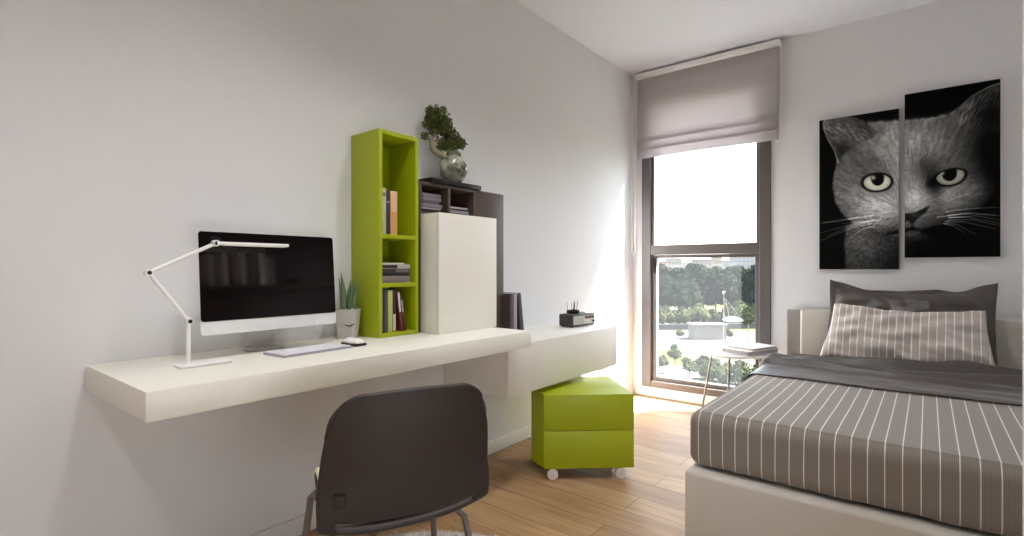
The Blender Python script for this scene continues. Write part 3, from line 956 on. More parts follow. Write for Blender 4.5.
# slit between back and seat
kill = []
for f in b.bm.faces:
    pass
b.bm.faces.ensure_lookup_table()
idx = 0
for i in range(NU):
    for j in range(NV):
        u = (i + 0.5) / NU; v = (j + 0.5) / NV
        if abs(2 * u - 1) < 0.80 and 0.500 < v < 0.545:
            kill.append(b.bm.faces[i * NV + j])
bmesh.ops.delete(b.bm, geom=kill, context='FACES')
sh = b.build('shell', M['chair'], chair, solid=0.014, sub=1, ang=180)
MB().roundbox(-0.160, 0.160, -0.150, 0.205, 0.421, 0.452, 0.014, (10, 10, 2)).build('seat_pad', M['cream'], chair)
# small fabric tag low on the back
tp = shell_pt(0.115, 0.400)
tg = MB().box(-0.013, 0.013, -0.0015, 0.0015, -0.016, 0.016, bev=0.001)
to = tg.build('tag', M['chair'], chair); to.location = tp + Vector((-0.001, -0.0105, 0)); to.rotation_euler = (R(-7), 0, R(-20))
MB().box(-0.012, 0.012, -0.0026, -0.0016, 0.011, 0.0155).build('tag_seam', M['slot'], to)
MB().box(0.0105, 0.0125, -0.0024, -0.0016, -0.013, 0.011).build('tag_seam', M['slot'], to)
for sx in (-1, 1):
    MB().tube([(sx * 0.11, 0.10, 0.398), (sx * 0.165, 0.120, 0.397), (sx * 0.165, 0.135, 0.402), (sx * 0.175, 0.145, 0.390), (sx * 0.192, 0.185, 0.20), (sx * 0.216, 0.230, 0.004)], 0.0095, 12).build('leg', M['leg'], chair)
    MB().tube([(sx * 0.11, -0.08, 0.396), (sx * 0.150, -0.10, 0.392), (sx * 0.170, -0.12, 0.375), (sx * 0.196, -0.170, 0.20), (sx * 0.222, -0.222, 0.004)], 0.0095, 12).build('leg', M['leg'], chair)
MB().box(-0.125, 0.125, -0.10, 0.12, 0.386, 0.399, bev=0.004).build('seat_frame', M['leg'], chair)

# ------------------------------------------------------------------ rug
b = MB()
RCX, RCY, RR = -1.09, 0.90, 0.61
b.lathe([(RR - 0.004, 0.0006), (RR, 0.003), (RR - 0.004, 0.006)], (RCX, RCY, 0), 72)
for k in range(15000):
    a_ = rng.uniform(0, 2 * math.pi); q_ = RR * math.sqrt(rng.uniform(0.02, 0.985))
    p = Vector((RCX + q_ * math.cos(a_), RCY + q_ * math.sin(a_), 0.004))
    a = Vector((rng.gauss(0, 0.010), rng.gauss(0, 0.010), rng.uniform(0.010, 0.018)))
    w = Vector((rng.gauss(0, 1), rng.gauss(0, 1), 0)).normalized() * 0.0028
    b.bm.faces.new([b.bm.verts.new(p - w), b.bm.verts.new(p + w), b.bm.verts.new(p + a)])
tag(b.build('rug', M['rug'], smooth=False, recalc=False), 'round pale grey shaggy rug on the floor under the dark chair', 'rug')

# ------------------------------------------------------------------ bed
BX0, BX1, BF = -0.718, 0.500, 1.928
bed = thing('bed', 'single bed with a pale linen upholstered base and headboard', 'bed', (BX0, BF, 0))
bwid = BX1 - BX0; blen = 3.805 - BF
b = MB().roundbox(0, bwid, 0, blen, 0.002, 0.258, 0.016, (10, 14, 3))
b.build('base', M['bedbase'], bed)
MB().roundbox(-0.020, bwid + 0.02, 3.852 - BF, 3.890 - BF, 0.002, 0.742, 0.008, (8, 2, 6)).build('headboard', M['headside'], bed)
MB().roundbox(0.066, bwid + 0.02, 3.808 - BF, 3.851 - BF, 0.26, 0.752, 0.018, (10, 2, 8)).build('headboard_cushion', M['bedbase'], bed)

mt = MB().roundbox(BX0 + 0.010, BX1 - 0.005, 1.985, 3.802, 0.2585, 0.468, 0.045, (10, 16, 3))
mo = mt.build('mattress', M['darksheet'])
tag(mo, 'thick mattress under a plain grey fitted sheet on the pale bed base', 'mattress')

# striped bedspread: a fitted shell over the foot of the mattress
b = MB().roundbox(BX0 - 0.003, BX1 + 0.004, 1.962, 3.10, 0.2595, 0.476, 0.052, (50, 46, 8), skip=('-z', '+y'))
rest = {}
def wr(p, nn):
    a = 0.0022 * noise.noise(Vector((p.x * 3, p.y * 2.2, p.z * 4))) + 0.0022 * noise.noise(Vector((p.x * 7 + 3, p.y * 4, p.z * 9)))
    k = min(1, max(0, (0.444 - p.z) / 0.1))
    q = p + nn * (a + 0.004 * k * noise.noise(Vector((p.x * 14, p.y * 14, p.z * 3))))
    if p.z < 0.266: q.z = max(q.z, 0.2595)
    if p.z > 0.469: q.z = max(q.z, 0.4745)
    return q
b.displace(wr)
spo = b.build('bedspread', M['stripebed'])
set_cloth(spo, [(v.co.x, v.co.y, v.co.z) for v in spo.data.vertices])
tag(spo, 'grey bedspread with thin white stripes covering the foot of the bed', 'bedspread')

# grey top sheet folded back across the bed
b = MB()
def fold(u, v):
    # u across the bed, v from the front edge to the pillows
    yv = 2.825 + 0.62 * v
    s = -0.115 + u * (bwid + 0.115)
    xw = BX0 - 0.006 + s
    ridge = 0.0
    for (c, wd, amp, ph, wob) in ((0.50, 0.040, 0.040, 0.3, 0.06), (0.68, 0.042, 0.056, 1.2, 0.05), (0.87, 0.050, 0.062, 2.2, 0.05)):
        cc = c + wob * math.sin(3.0 * u * 2 + ph)
        ridge += amp * math.exp(-((v - cc) / wd) ** 2) * (0.75 + 0.35 * math.sin(5 * u + ph * 2))
    z = 0.4815 + ridge + 0.013 * noise.noise(Vector((u * 8 + v * 3, v * 8, 0.3))) * (0.3 + v) + 0.0035
    yv += 0.006 * math.sin(u * 8) * (1 - v) + 0.004 * noise.noise(Vector((u * 14, 0, 0))) * (1 - v)
    if v < 0.04: z -= 0.002
    if s < 0.045:      # wraps over the near edge and hangs
        t = (0.045 - s)
        r_ = 0.055
        ang = min(t / r_, math.pi / 2)
        xw = BX0 + 0.039 - r_ * math.sin(ang)
        dz = r_ * (1 - math.cos(ang)) + max(0, t - r_ * math.pi / 2)
        z = z - dz - ridge * 0.5 * min(1, t / 0.1)
        xw -= 0.003 + 0.008 * ridge / 0.04
    return (xw, yv, z)
b.grid(fold, 110, 64)
fo = b.build('top_sheet', M['greycloth'], solid=0.005, ang=180)
tag(fo, 'dark grey satin top sheet folded back in ridges before the pillows', 'sheet')

def pillow(name, label, w, h, thick, m, loc, rot, flange=0.0, seed=0, flare=0.0, horn=0.0, dip=0.0):
    b = MB()
    nu_, nv_ = 56, 36
    co = []
    def half(sgn):
        def fn(u, v):
            a, c = 2 * u - 1, 2 * v - 1
            pin = 1 - 0.045 * (1 - a * a) * abs(c) ** 3
            pin2 = 1 - 0.035 * (1 - c * c) * abs(a) ** 3
            x = a * w / 2 * pin2; z = c * h / 2 * pin
            ia = min(1, abs(a) / (1 - flange * 2 / w)); ic = min(1, abs(c) / (1 - flange * 2 / h))
            t = max(0.0, (1 - ia ** 2.6)) ** 0.55 * max(0.0, (1 - ic ** 2.6)) ** 0.55
            yv = sgn * thick / 2 * t
            crease = noise.noise(Vector((a * 2.5 + seed, c * 3.0, seed))) * 0.026 + noise.noise(Vector((a * 6 + seed, c * 5 + a * 3, 1 + seed))) * 0.013
            yv += crease * min(1, t * 2.5) * (1 if sgn < 0 else 0.3)
            edge = 0.010 * noise.noise(Vector((a * 3 + seed, c * 3, 5))) * (max(abs(a), abs(c)) ** 6)
            if flange: yv += (0.020 * math.sin(a * 9 + seed) * abs(c) ** 4 + 0.014 * math.sin(c * 7) * abs(a) ** 4) * (1 - min(1, t * 6))
            x *= 1 - flare * c
            z += horn * abs(a) ** 6 * max(0, c) ** 2 - dip * (1 - a * a) * max(0, c) ** 2 * (1 + 0.5 * math.sin(a * 5 + seed))
            return Vector((x, yv, z + edge * 2))
        return fn
    gA = b.grid(half(-1), nu_, nv_)
    gB = b.grid(half(1), nu_, nv_)
    bmesh.ops.remove_doubles(b.bm, verts=b.bm.verts, dist=1e-5)
    o = b.build(name, m, ang=180)
    set_cloth(o, [(v.co.x, v.co.y, v.co.z) for v in o.data.vertices])
    o.location = loc; o.rotation_euler = rot
    if flange:
        s = o.modifiers.new('t', 'SOLIDIFY'); s.thickness = 0.003
    return tag(o, label, 'pillow')
pillow('pillow', 'dark grey flanged pillow leaning on the headboard behind the striped one', 0.78, 0.46, 0.15, M['greycloth'], (-0.100, 3.715, 0.700), (R(-22), R(1.0), R(0)), flange=0.035, seed=3, horn=0.035, dip=0.018)
pillow('pillow', 'striped grey and white pillow propped in front of the dark pillow', 0.73, 0.36, 0.17, M['stripepil'], (-0.108, 3.565, 0.640), (R(-32), R(1.0), R(-1)), seed=8, flare=0.07, horn=0.012, dip=0.014)

# ------------------------------------------------------------------ side table, lamp, books
TZ = 0.465
TC = Vector((-1.02, 3.640, 0))
st = thing('side_table', 'round white side table on thin metal legs between window and bed', 'table', TC)
MB().lathe([(0, TZ - 0.014), (0.262, TZ - 0.014), (0.276, TZ - 0.008), (0.277, TZ), (0.274, TZ + 0.0015), (0.268, TZ - 0.001), (0, TZ - 0.001)], (0, 0, 0), 64).build('table_top', M['tabletop'], st)
for a in (158, 38, 278):
    r0, r1 = 0.165, 0.262
    c, s = math.cos(R(a)), math.sin(R(a))
    MB().tube([(r0 * c, r0 * s, TZ - 0.0145), (r1 * c, r1 * s, 0.001)], 0.0075, 10).build('leg', M['tableleg'], st)
MB().tube([(0.165 * math.cos(t * math.pi / 12), 0.165 * math.sin(t * math.pi / 12), TZ - 0.021) for t in range(24)], 0.006, 8, closed=True).build('ring', M['tableleg'], st)

tl = thing('table_lamp', 'small white table lamp with a shallow hanging shade on the side table', 'lamp', (-1.106, 3.730, TZ + 0.0005))
MB().lathe([(0, 0), (0.050, 0), (0.050, 0.006), (0.045, 0.008), (0, 0.008)], (0, 0, 0), 32).build('base', M['white'], tl)
MB().tube([(0, 0, 0.008), (0, 0, 0.385)], 0.0042, 10).build('pole', M['alud'], tl)
MB().lathe([(0, 0.375), (0.012, 0.377), (0.012, 0.392), (0, 0.396)], (0, 0, 0), 14).build('finial', M['white'], tl)
sc = Vector((RV.x * 0.062, RV.y * 0.062, 0.200))
shd = MB().lathe([(0.016, 0.018), (0.042, 0.010), (0.066, -0.004), (0.068, -0.010), (0.063, -0.014), (0.040, -0.019), (0, -0.021)], sc, 36)
so = shd.build('lamp_shade', M['white'], tl)
ap = Vector((RV.x * 0.012, RV.y * 0.012, 0.338))
for a in (YAW + math.pi, YAW, YAW + math.pi / 2):
    e = sc + Vector((math.cos(a) * 0.060, math.sin(a) * 0.060, -0.002))
    MB().tube([ap, e], 0.0022, 6).build('suspension_rod', M['alud'], tl)

def flat_table_book(label, c, lx, ly, t_, z, yaw, cc, pc):
    o = bpy.data.objects.new('book', None)
    b = MB()
    b.box(-lx / 2, lx / 2, -ly / 2, ly / 2, 0, 0.003, bev=0.001); b.box(-lx / 2, lx / 2, -ly / 2, ly / 2, t_ - 0.003, t_, bev=0.001)
    b.box(-lx / 2, -lx / 2 + 0.003, -ly / 2, ly / 2, 0.003, t_ - 0.003)
    o = b.build('book', mat('cover ' + label[:22], cc, 0.5))
    MB().box(-lx / 2 + 0.0035, lx / 2 - 0.006, -ly / 2 + 0.005, ly / 2 - 0.005, 0.0032, t_ - 0.0032).build('pages', mat('pages ' + label[:20], pc, 0.9, nscale=40, namt=0.25, stretch=(0.2, 0.2, 30)), o)
    o.location = (c[0], c[1], z); o.rotation_euler = (0, 0, yaw)
    return tag(o, label, 'book')
flat_table_book('large white book with grey page edges lying on the side table', (-0.905, 3.612), 0.20, 0.30, 0.030, TZ + 0.002, R(-22), (238, 236, 234), (176, 168, 164))
flat_table_book('thinner white book on top of the large book on the side table', (-0.895, 3.622), 0.185, 0.265, 0.016, TZ + 0.0325, R(-19), (244, 242, 240), (196, 192, 188))

# ------------------------------------------------------------------ cat picture in two panels
def vnoise(x, yv, seed):
    def h(i, j):
        n = (i * 374761393 + j * 668265263 + seed * 974711) & 0xffffffff
        n = ((n ^ (n >> 13)) * 1274126177) & 0xffffffff
        return ((n ^ (n >> 16)) & 0xffff) / 65535.0
    i = np.floor(x).astype(np.int64); j = np.floor(yv).astype(np.int64)
    fx = x - i; fy = yv - j
    fx = fx * fx * (3 - 2 * fx); fy = fy * fy * (3 - 2 * fy)
    a = h(i, j) * (1 - fx) + h(i + 1, j) * fx
    c = h(i, j + 1) * (1 - fx) + h(i + 1, j + 1) * fx
    return a * (1 - fy) + c * fy

def poly_sd(U, V, poly):
    """signed distance, positive inside"""
    P = np.array(poly, float); n = len(P)
    d = np.full(U.shape, 1e9); inside = np.zeros(U.shape, bool)
    for k in range(n):
        a, c = P[k], P[(k + 1) % n]
        e = c - a
        w0, w1 = U - a[0], V - a[1]
        t = np.clip((w0 * e[0] + w1 * e[1]) / (e @ e + 1e-9), 0, 1)
        d = np.minimum(d, np.hypot(w0 - e[0] * t, w1 - e[1] * t))
        cond = ((a[1] > V) != (c[1] > V)) & (U < (c[0] - a[0]) * (V - a[1]) / (c[1] - a[1] + 1e-9) + a[0])
        inside ^= cond
    return np.where(inside, d, -d)

def sstep(a, b_, x):
    t = np.clip((x - a) / (b_ - a), 0, 1); return t * t * (3 - 2 * t)

def seg_d(U, V, pts):
    d = np.full(U.shape, 1e9); tt = np.zeros(U.shape)
    P = np.array(pts, float); L_ = len(P) - 1
    for k in range(L_):
        a, c = P[k], P[k + 1]; e = c - a
        t = np.clip(((U - a[0]) * e[0] + (V - a[1]) * e[1]) / (e @ e), 0, 1)
        q = np.hypot(U - a[0] - e[0] * t, V - a[1] - e[1] * t)
        tt = np.where(q < d, (k + t) / L_, tt); d = np.minimum(d, q)
    return d, tt

def paint_cat(U, V):
    lum = np.full(U.shape, 0.006)
    ang = np.arctan2(V - 365, U - 282); rad = np.hypot(U - 282, V - 365)
    fur = vnoise(ang * 34, rad * 0.045, 3) * 0.5 + vnoise(ang * 70, rad * 0.09, 5) * 0.3 + vnoise(ang * 130, rad * 0.16, 9) * 0.2
    fur2 = vnoise(U * 0.16, V * 0.16, 4) * 0.55 + vnoise(U * 0.4, V * 0.4, 8) * 0.45
    wob = (fur2 - 0.5) * 10
    def G(cx, cy, rx_, ry_, amp, rot=0):
        c, s = math.cos(R(rot)), math.sin(R(rot))
        x = (U - cx) * c + (V - cy) * s; yv = -(U - cx) * s + (V - cy) * c
        return amp * np.exp(-(x / rx_) ** 2 - (yv / ry_) ** 2)
    # neck
    neck = poly_sd(U, V, [(118, 395), (112, 440), (116, 520), (262, 520), (420, 520), (330, 420), (200, 380)])
    nl = 0.13 + G(150, 430, 50, 60, 0.13) + G(225, 440, 40, 40, 0.05) - G(330, 480, 90, 60, 0.2)
    nl = np.clip(nl * 1.4, 0.015, 1) * (0.55 + 0.9 * fur2)
    m = sstep(-4, 6, neck + wob * 0.3)
    lum = lum * (1 - m) + nl * m
    # head
    head = [(96, 215), (86, 262), (81, 300), (90, 342), (112, 375), (140, 398), (190, 408), (245, 428), (290, 425), (350, 400), (410, 385), (470, 350), (505, 300), (530, 200), (530, 60), (440, 80), (385, 108), (340, 120), (268, 126), (215, 130), (175, 132), (130, 170)]
    hs = poly_sd(U, V, head)
    hl = (0.26 + G(225, 190, 70, 75, 0.17) + G(200, 350, 65, 45, 0.33) + G(120, 300, 35, 55, 0.06) + G(297, 320, 32, 45, 0.30) + G(300, 170, 60, 70, 0.13)
          + G(385, 325, 60, 32, 0.18, -15) + G(255, 260, 26, 60, 0.12) + G(450, 300, 40, 40, 0.04) + G(355, 190, 40, 40, 0.05)
          - G(505, 250, 60, 150, 0.24) - G(440, 395, 110, 40, 0.30, -12) - G(340, 290, 26, 36, 0.17) - G(90, 380, 40, 30, 0.1) - G(470, 190, 50, 60, 0.08)
          - G(165, 240, 40, 22, 0.05) - G(315, 245, 25, 30, 0.09) - G(240, 410, 60, 14, 0.10) - G(352, 330, 14, 26, 0.05))
    hl = np.clip(hl * 1.5 - 0.03, 0.018, 1) * (0.52 + 0.96 * (0.65 * fur + 0.35 * fur2))
    m = sstep(-3, 6, hs + wob * 0.35)
    lum = lum * (1 - m) + hl * m
    # chin and mouth
    ml, _ = seg_d(U, V, [(285, 392), (286, 404), (262, 412), (225, 418)]); lum -= 0.22 * np.exp(-(ml / 4.5) ** 2)
    ml, _ = seg_d(U, V, [(286, 404), (310, 410), (345, 402)]); lum -= 0.20 * np.exp(-(ml / 5) ** 2)
    lum += G(283, 398, 4, 5, 0.12) + G(300, 428, 26, 12, 0.08) * (0.5 + fur)
    # left ear
    ear = poly_sd(U, V, [(60, 150), (58, 130), (72, 120), (100, 117), (130, 117), (160, 126), (200, 158), (190, 172), (150, 190), (118, 212), (97, 235), (88, 205), (72, 178)])
    el = 0.20 + G(100, 150, 32, 24, 0.13) + G(150, 170, 40, 26, 0.10) - G(108, 205, 16, 24, 0.10) + G(70, 140, 10, 20, 0.08) - G(185, 140, 24, 14, 0.05)
    el = np.clip(el * 1.35, 0.03, 1) * (0.6 + 0.8 * vnoise(U * 0.09 + V * 0.05, V * 0.3 - U * 0.22, 12))
    m = sstep(-2, 5, ear)
    lum = lum * (1 - m) + el * m
    rim, _ = seg_d(U, V, [(97, 235), (88, 205), (72, 178), (61, 150), (60, 132), (74, 121)])
    lum += 0.42 * np.exp(-(rim / 2.4) ** 2)
    # right ear
    ear = poly_sd(U, V, [(382, 112), (402, 98), (440, 66), (480, 44), (515, 32), (540, 30), (540, 160), (470, 150), (410, 150)])
    el = 0.13 + G(430, 95, 45, 18, 0.10, -35) + G(410, 130, 30, 20, 0.10) - G(490, 120, 40, 45, 0.10)
    el = np.clip(el * 1.6, 0.02, 1) * (0.45 + 1.1 * vnoise(U * 0.35 + V * 0.2, V * 0.06 - U * 0.05, 14))
    m = sstep(-3, 6, ear)
    lum = lum * (1 - m) + el * m
    rim, tt = seg_d(U, V, [(390, 108), (405, 96), (440, 66), (480, 44), (512, 33)])
    lum += 0.45 * (0.3 + 0.7 * tt) * np.exp(-(rim / 2.2) ** 2)
    # top of head rim light
    rim, _ = seg_d(U, V, [(170, 131), (215, 131), (268, 127), (340, 121), (385, 110)])
    lum += 0.14 * np.exp(-(rim / 6) ** 2) * (0.3 + fur2 * 1.2)
    green = np.zeros(U.shape)
    # eyes
    def eye(cx, cy, rx_, ry_, rot, pu, pr_, hi, mul, lid):
        nonlocal lum, green
        c, s = math.cos(R(rot)), math.sin(R(rot))
        x = (U - cx) * c + (V - cy) * s; yv = -(U - cx) * s + (V - cy) * c
        ryy = np.where(yv < 0, ry_ * lid, ry_)
        e = np.hypot(x / rx_, yv / ryy)
        dark = 1 - sstep(0.98, 1.22, e)
        lum = lum * (1 - dark) + 0.02 * dark
        iris = 1 - sstep(0.86, 0.95, e)
        il = mul * (0.94 - 0.25 * sstep(-0.3, -0.9, yv / ryy) - 0.15 * sstep(0.6, 0.9, e) + 0.06 * (vnoise(np.arctan2(yv, x) * 20, e * 2, 6) - 0.5))
        lum = lum * (1 - iris) + il * iris
        green = np.maximum(green, iris)
        pd_ = np.hypot(U - pu[0], (V - pu[1]) * 0.92)
        pm = (1 - sstep(pr_ - 2, pr_ + 2, pd_)) * iris
        lum = lum * (1 - pm) + 0.02 * pm
        hm = np.exp(-(np.hypot((U - hi[0]), (V - hi[1])) / 5.5) ** 2) * (1 - sstep(0.8, 0.98, e))
        lum = lum * (1 - hm) + 0.85 * hm
    eye(197, 286, 38, 24, -4, (198, 277), 17, (187, 275), 0.98, 0.92)
    m = G(340, 288, 17, 13, 1.0, -25); lum = lum * (1 - np.clip(m, 0, 1)) + 0.02 * np.clip(m, 0, 1)
    eye(384, 270, 40, 25, -12, (381, 262), 20, (363, 263), 0.76, 0.66)
    # nose
    ns = poly_sd(U, V, [(267, 366), (292, 364), (318, 352), (332, 346), (322, 364), (300, 380), (288, 394), (276, 386), (267, 388)])
    m = sstep(-3, 4, ns); lum = lum * (1 - m) + (0.09 + G(292, 370, 14, 5, 0.12)) * m
    # whisker spots and whiskers
    for k in range(16):
        lum -= G(160 + (k % 6) * 13 + (k // 6) * 5, 372 + (k // 6) * 11 + (k % 6) * 1.5, 3.2, 2.4, 0.16)
    wl = [[(185, 372), (120, 380), (48, 392)], [(190, 382), (130, 395), (48, 417)], [(182, 392), (130, 404), (48, 438)], [(175, 388), (120, 402), (70, 424)], [(150, 376), (100, 386), (60, 390)],
          [(190, 400), (160, 405), (125, 432)], [(205, 384), (150, 388), (110, 392)]]
    wr_ = [[(372, 362), (430, 354), (515, 350)], [(378, 372), (440, 365), (515, 372)], [(380, 378), (450, 372), (515, 384)], [(376, 384), (440, 382), (515, 398)], [(380, 376), (430, 376), (515, 392)],
           [(370, 388), (420, 388), (500, 406)], [(372, 392), (400, 394), (450, 420)], [(350, 376), (420, 366), (500, 372)], [(365, 392), (392, 398), (420, 415)]]
    for w in wl + wr_:
        d, tt = seg_d(U, V, w)
        lum += 0.42 * np.exp(-(d / 1.25) ** 2) * (1 - 0.55 * tt)
    lum = np.clip(lum, 0.004, 0.97)
    rgb = np.stack([lum, lum, lum], -1)
    tint = np.array([0.98, 1.0, 0.93])
    rgb = rgb * (1 - green[..., None]) + rgb * tint * green[..., None]
    return rgb

def print_mat():
    m, nt, out = new_mat('canvas print')
    p = N(nt, 'ShaderNodeBsdfPrincipled')
    a = N(nt, 'ShaderNodeAttribute', attribute_name='print')
    nt.links.new(a.outputs['Color'], p.inputs['Base Color'])
    p.inputs['Roughness'].default_value = 0.7
    p.inputs['Specular IOR Level'].default_value = 0.1
    nt.links.new(p.outputs[0], out.inputs[0])
    return m
M['print'] = print_mat()
M['canvasedge'] = mat('black canvas edge', (16, 14, 15), 0.7)
def cat_panel(label, x0, x1, z0, z1):
    o = thing('canvas_print', label, 'picture', ((x0 + x1) / 2, YW - 0.0005, z0), 0)
    w2_ = (x1 - x0) / 2
    MB().box(-w2_, w2_, -0.026, 0, 0, z1 - z0, bev=0.002).build('stretcher', M['canvasedge'], o)
    nx_ = int((x1 - x0) / 0.0027); nz_ = int((z1 - z0) / 0.0030)
    b = MB()
    b.grid(lambda u, v: (-w2_ + 0.001 + (2 * w2_ - 0.002) * u, -0.0266, 0.001 + (z1 - z0 - 0.002) * v), nx_, nz_)
    pr = b.build('print', M['print'], o, smooth=False, recalc=False)
    nvv = len(pr.data.vertices)
    co = np.empty(nvv * 3); pr.data.vertices.foreach_get('co', co); co = co.reshape(-1, 3)
    X = co[:, 0] + (x0 + x1) / 2; Z = co[:, 2] + z0; Yp = 3.88
    dd = X * DV.x + Yp * DV.y
    px = CX + F * (X * RV.x + Yp * RV.y) / dd; py = CY - F * (Z - H) / dd
    rgb = paint_cat((px - 800) * 2.5536, (py - 70) * 2.5536)
    lnr = np.where(rgb <= 0.04045, rgb / 12.92, ((rgb + 0.055) / 1.055) ** 2.4)
    ca = pr.data.color_attributes.new('print', 'FLOAT_COLOR', 'POINT')
    ca.data.foreach_set('color', np.concatenate([lnr, np.ones((nvv, 1))], 1).astype(np.float32).ravel())
    return o
cat_panel('canvas print with the ear and left-hand eye of a grey cat, lower hung panel', -0.552, -0.136, 1.012, 1.980)
cat_panel('canvas print with the nose and right-hand eye of a grey cat, higher hung panel', -0.109, 0.309, 1.082, 2.057)

# ------------------------------------------------------------------ wall shelf on the right wall (mirrored in the dark screen)
SZ = 1.205
ws = thing('wall_shelf', 'dark wall shelf with a back panel over the bed foot, mirrored in the computer screen', 'shelf', (XR - 0.0005, 1.42, SZ))
MB().box(-0.22, -0.022, 0, 1.0, 0, 0.025, bev=0.002).build('shelf_board', M['brown'], ws)
MB().box(-0.021, 0, -0.12, 1.25, -0.55, 0.75, bev=0.002).build('back_panel', M['blackwood'], ws)
yy = 1.44
wcols = [((190, 186, 182), 'grey'), ((110, 106, 108), 'charcoal'), ((228, 222, 214), 'pale'), ((150, 134, 124), 'brown'), ((205, 201, 198), 'mid grey'), ((70, 70, 74), 'black'), ((236, 232, 228), 'white'), ((180, 170, 160), 'taupe'), ((140, 138, 146), 'slate')]
ords = ['first', 'second', 'third', 'fourth', 'fifth', 'sixth', 'seventh', 'eighth', 'ninth']
for i, (c, nm) in enumerate(wcols):
    w = (0.035, 0.05, 0.03, 0.045, 0.04, 0.06, 0.035, 0.03, 0.04)[i]; h = (0.22, 0.25, 0.27, 0.2, 0.26, 0.24, 0.25, 0.22, 0.2)[i]
    o = book('%s book, %s in the row on the shelf mirrored in the screen' % (nm, ords[i]), w, h, 0.16, c, (XR - 0.20, yy + w, SZ + 0.026), (0, 0, R(180)))
    yy += w + 0.004 + (0.03 if i in (2, 5) else 0)
pr_o = book('black box lying at the far end of the shelf mirrored in the screen', 0.14, 0.05, 0.16, (26, 24, 26), (XR - 0.20, 2.20, SZ + 0.026), (0, 0, R(180)), cat='box', name='storage_box')

# ------------------------------------------------------------------ outside: park below, city behind
GZ = -8.0
gm, nt, out = new_mat('dry park ground')
p = N(nt, 'ShaderNodeBsdfPrincipled'); p.inputs['Roughness'].default_value = 0.95; p.inputs['Specular IOR Level'].default_value = 0.0
tc = N(nt, 'ShaderNodeTexCoord'); nz_ = N(nt, 'ShaderNodeTexNoise'); nz_.inputs['Scale'].default_value = 0.12; nz_.inputs['Detail'].default_value = 5
nt.links.new(tc.outputs['Object'], nz_.inputs['Vector'])
cr = N(nt, 'ShaderNodeValToRGB')
cr.color_ramp.elements[0].position = 0.42; cr.color_ramp.elements[0].color = (*lin((52, 55, 34)), 1)
cr.color_ramp.elements[1].position = 0.58; cr.color_ramp.elements[1].color = (*lin((82, 79, 68)), 1)
nt.links.new(nz_.outputs['Fac'], cr.inputs[0]); nt.links.new(cr.outputs[0], p.inputs['Base Color']); nt.links.new(p.outputs[0], out.inputs[0])
b = MB().box(-900, 500, 6, 1500, GZ - 0.5, GZ)
struct('ground', b, gm, smooth=False)
M['road'] = mat('pale pavement', (78, 76, 74), 0.9, nscale=0.5, namt=0.08, spec=0.0)
M['lowwall'] = mat('grey retaining wall', (62, 60, 59), 0.9, spec=0.0)
M['leafA'] = mat('hazy green crown', (38, 43, 33), 0.9, nscale=0.8, namt=0.3, spec=0.0)
M['leafB'] = mat('dark green crown', (25, 30, 24), 0.9, nscale=0.8, namt=0.3, spec=0.0)
M['leafC'] = mat('yellow green shrub', (49, 52, 34), 0.9, nscale=1.2, namt=0.3, spec=0.0)
M['trunk'] = mat('tree bark', (92, 82, 72), 0.9)

def strip(name, py0, py1, px0, px1, z, m):
    """flat strip of ground lying across the view at its own distance"""
    d0 = (H - z) * F / (py0 - CY); d1 = (H - z) * F / (py1 - CY)
    b = MB(); bm = b.bm
    q = [at_depth(px0, d1, z), at_depth(px1, d1, z), at_depth(px1, d0, z), at_depth(px0, d0, z)]
    b.prism([(v.x, v.y) for v in q], z - 0.05, z)
    return struct(name, b, m, smooth=False)
strip('road', 331, 347, 600, 830, GZ + 0.03, M['road'])
strip('path', 366, 378, 600, 700, GZ + 0.03, M['road'])
d0 = (H - GZ) * F / (331 - CY)
a = at_depth(600, d0, GZ); c = at_depth(800, d0 * 1.05, GZ)
e = (c - a).normalized(); nn = Vector((-e.y, e.x, 0)) * 0.5
wl_ = MB().prism([(a.x, a.y), (c.x, c.y), (c.x + nn.x, c.y + nn.y), (a.x + nn.x, a.y + nn.y)], GZ, GZ + 0.8).build('retaining_wall', M['lowwall'], smooth=False)
tag(wl_, 'long low grey wall running along the park below the tall trees', 'wall')

def make_tree(name, label, m, seed, n, leaf, lobes, body=0.86):
    """unit tree: height about 1, crown of leaf cards on a lobed body, with trunk"""
    r_ = random.Random(seed)
    root = bpy.data.objects.new(name, None); col.objects.link(root)
    tag(root, label, 'tree')
    b = MB()
    for (cx, cy, cz, rr) in lobes:
        b.ball((cx, cy, cz), rr * body, 3, (1, 1, 0.9))
    b.displace(lambda p, q: p + q * 0.05 * noise.noise(p * 9 + Vector((seed, 0, 0))))
    for k in range(n):
        cx, cy, cz, rr = lobes[r_.randrange(len(lobes))]
        d = Vector((r_.gauss(0, 1), r_.gauss(0, 1), r_.gauss(0, 1))).normalized()
        cpt = Vector((cx, cy, cz)) + Vector((d.x, d.y, d.z * 0.9)) * rr * r_.uniform(body - 0.04, 1.12)
        t1 = Vector((r_.gauss(0, 1), r_.gauss(0, 1), r_.gauss(0, 1))).normalized() * leaf * r_.uniform(0.6, 1.2)
        t2 = t1.orthogonal().normalized() * leaf * 0.6
        b.bm.faces.new([b.bm.verts.new(cpt - t1), b.bm.verts.new(cpt + t2), b.bm.verts.new(cpt + t1), b.bm.verts.new(cpt - t2)])
    b.build('crown', m, root, recalc=False, smooth=False)
    zt_ = min(l[2] for l in lobes)
    t = MB().tube([(0, 0, -0.01), (0.01, 0, zt_ * 0.5), (0.0, 0.01, zt_ + 0.05)], [0.028, 0.022, 0.016], 8)
    t.build('trunk', M['trunk'], root)
    return root
big_l = [(0, 0, .62, .30), (.2, .05, .5, .24), (-.22, .0, .52, .24), (.05, -.2, .45, .24), (-.05, .2, .5, .22), (.1, .0, .8, .18), (-.12, -.05, .78, .17)]
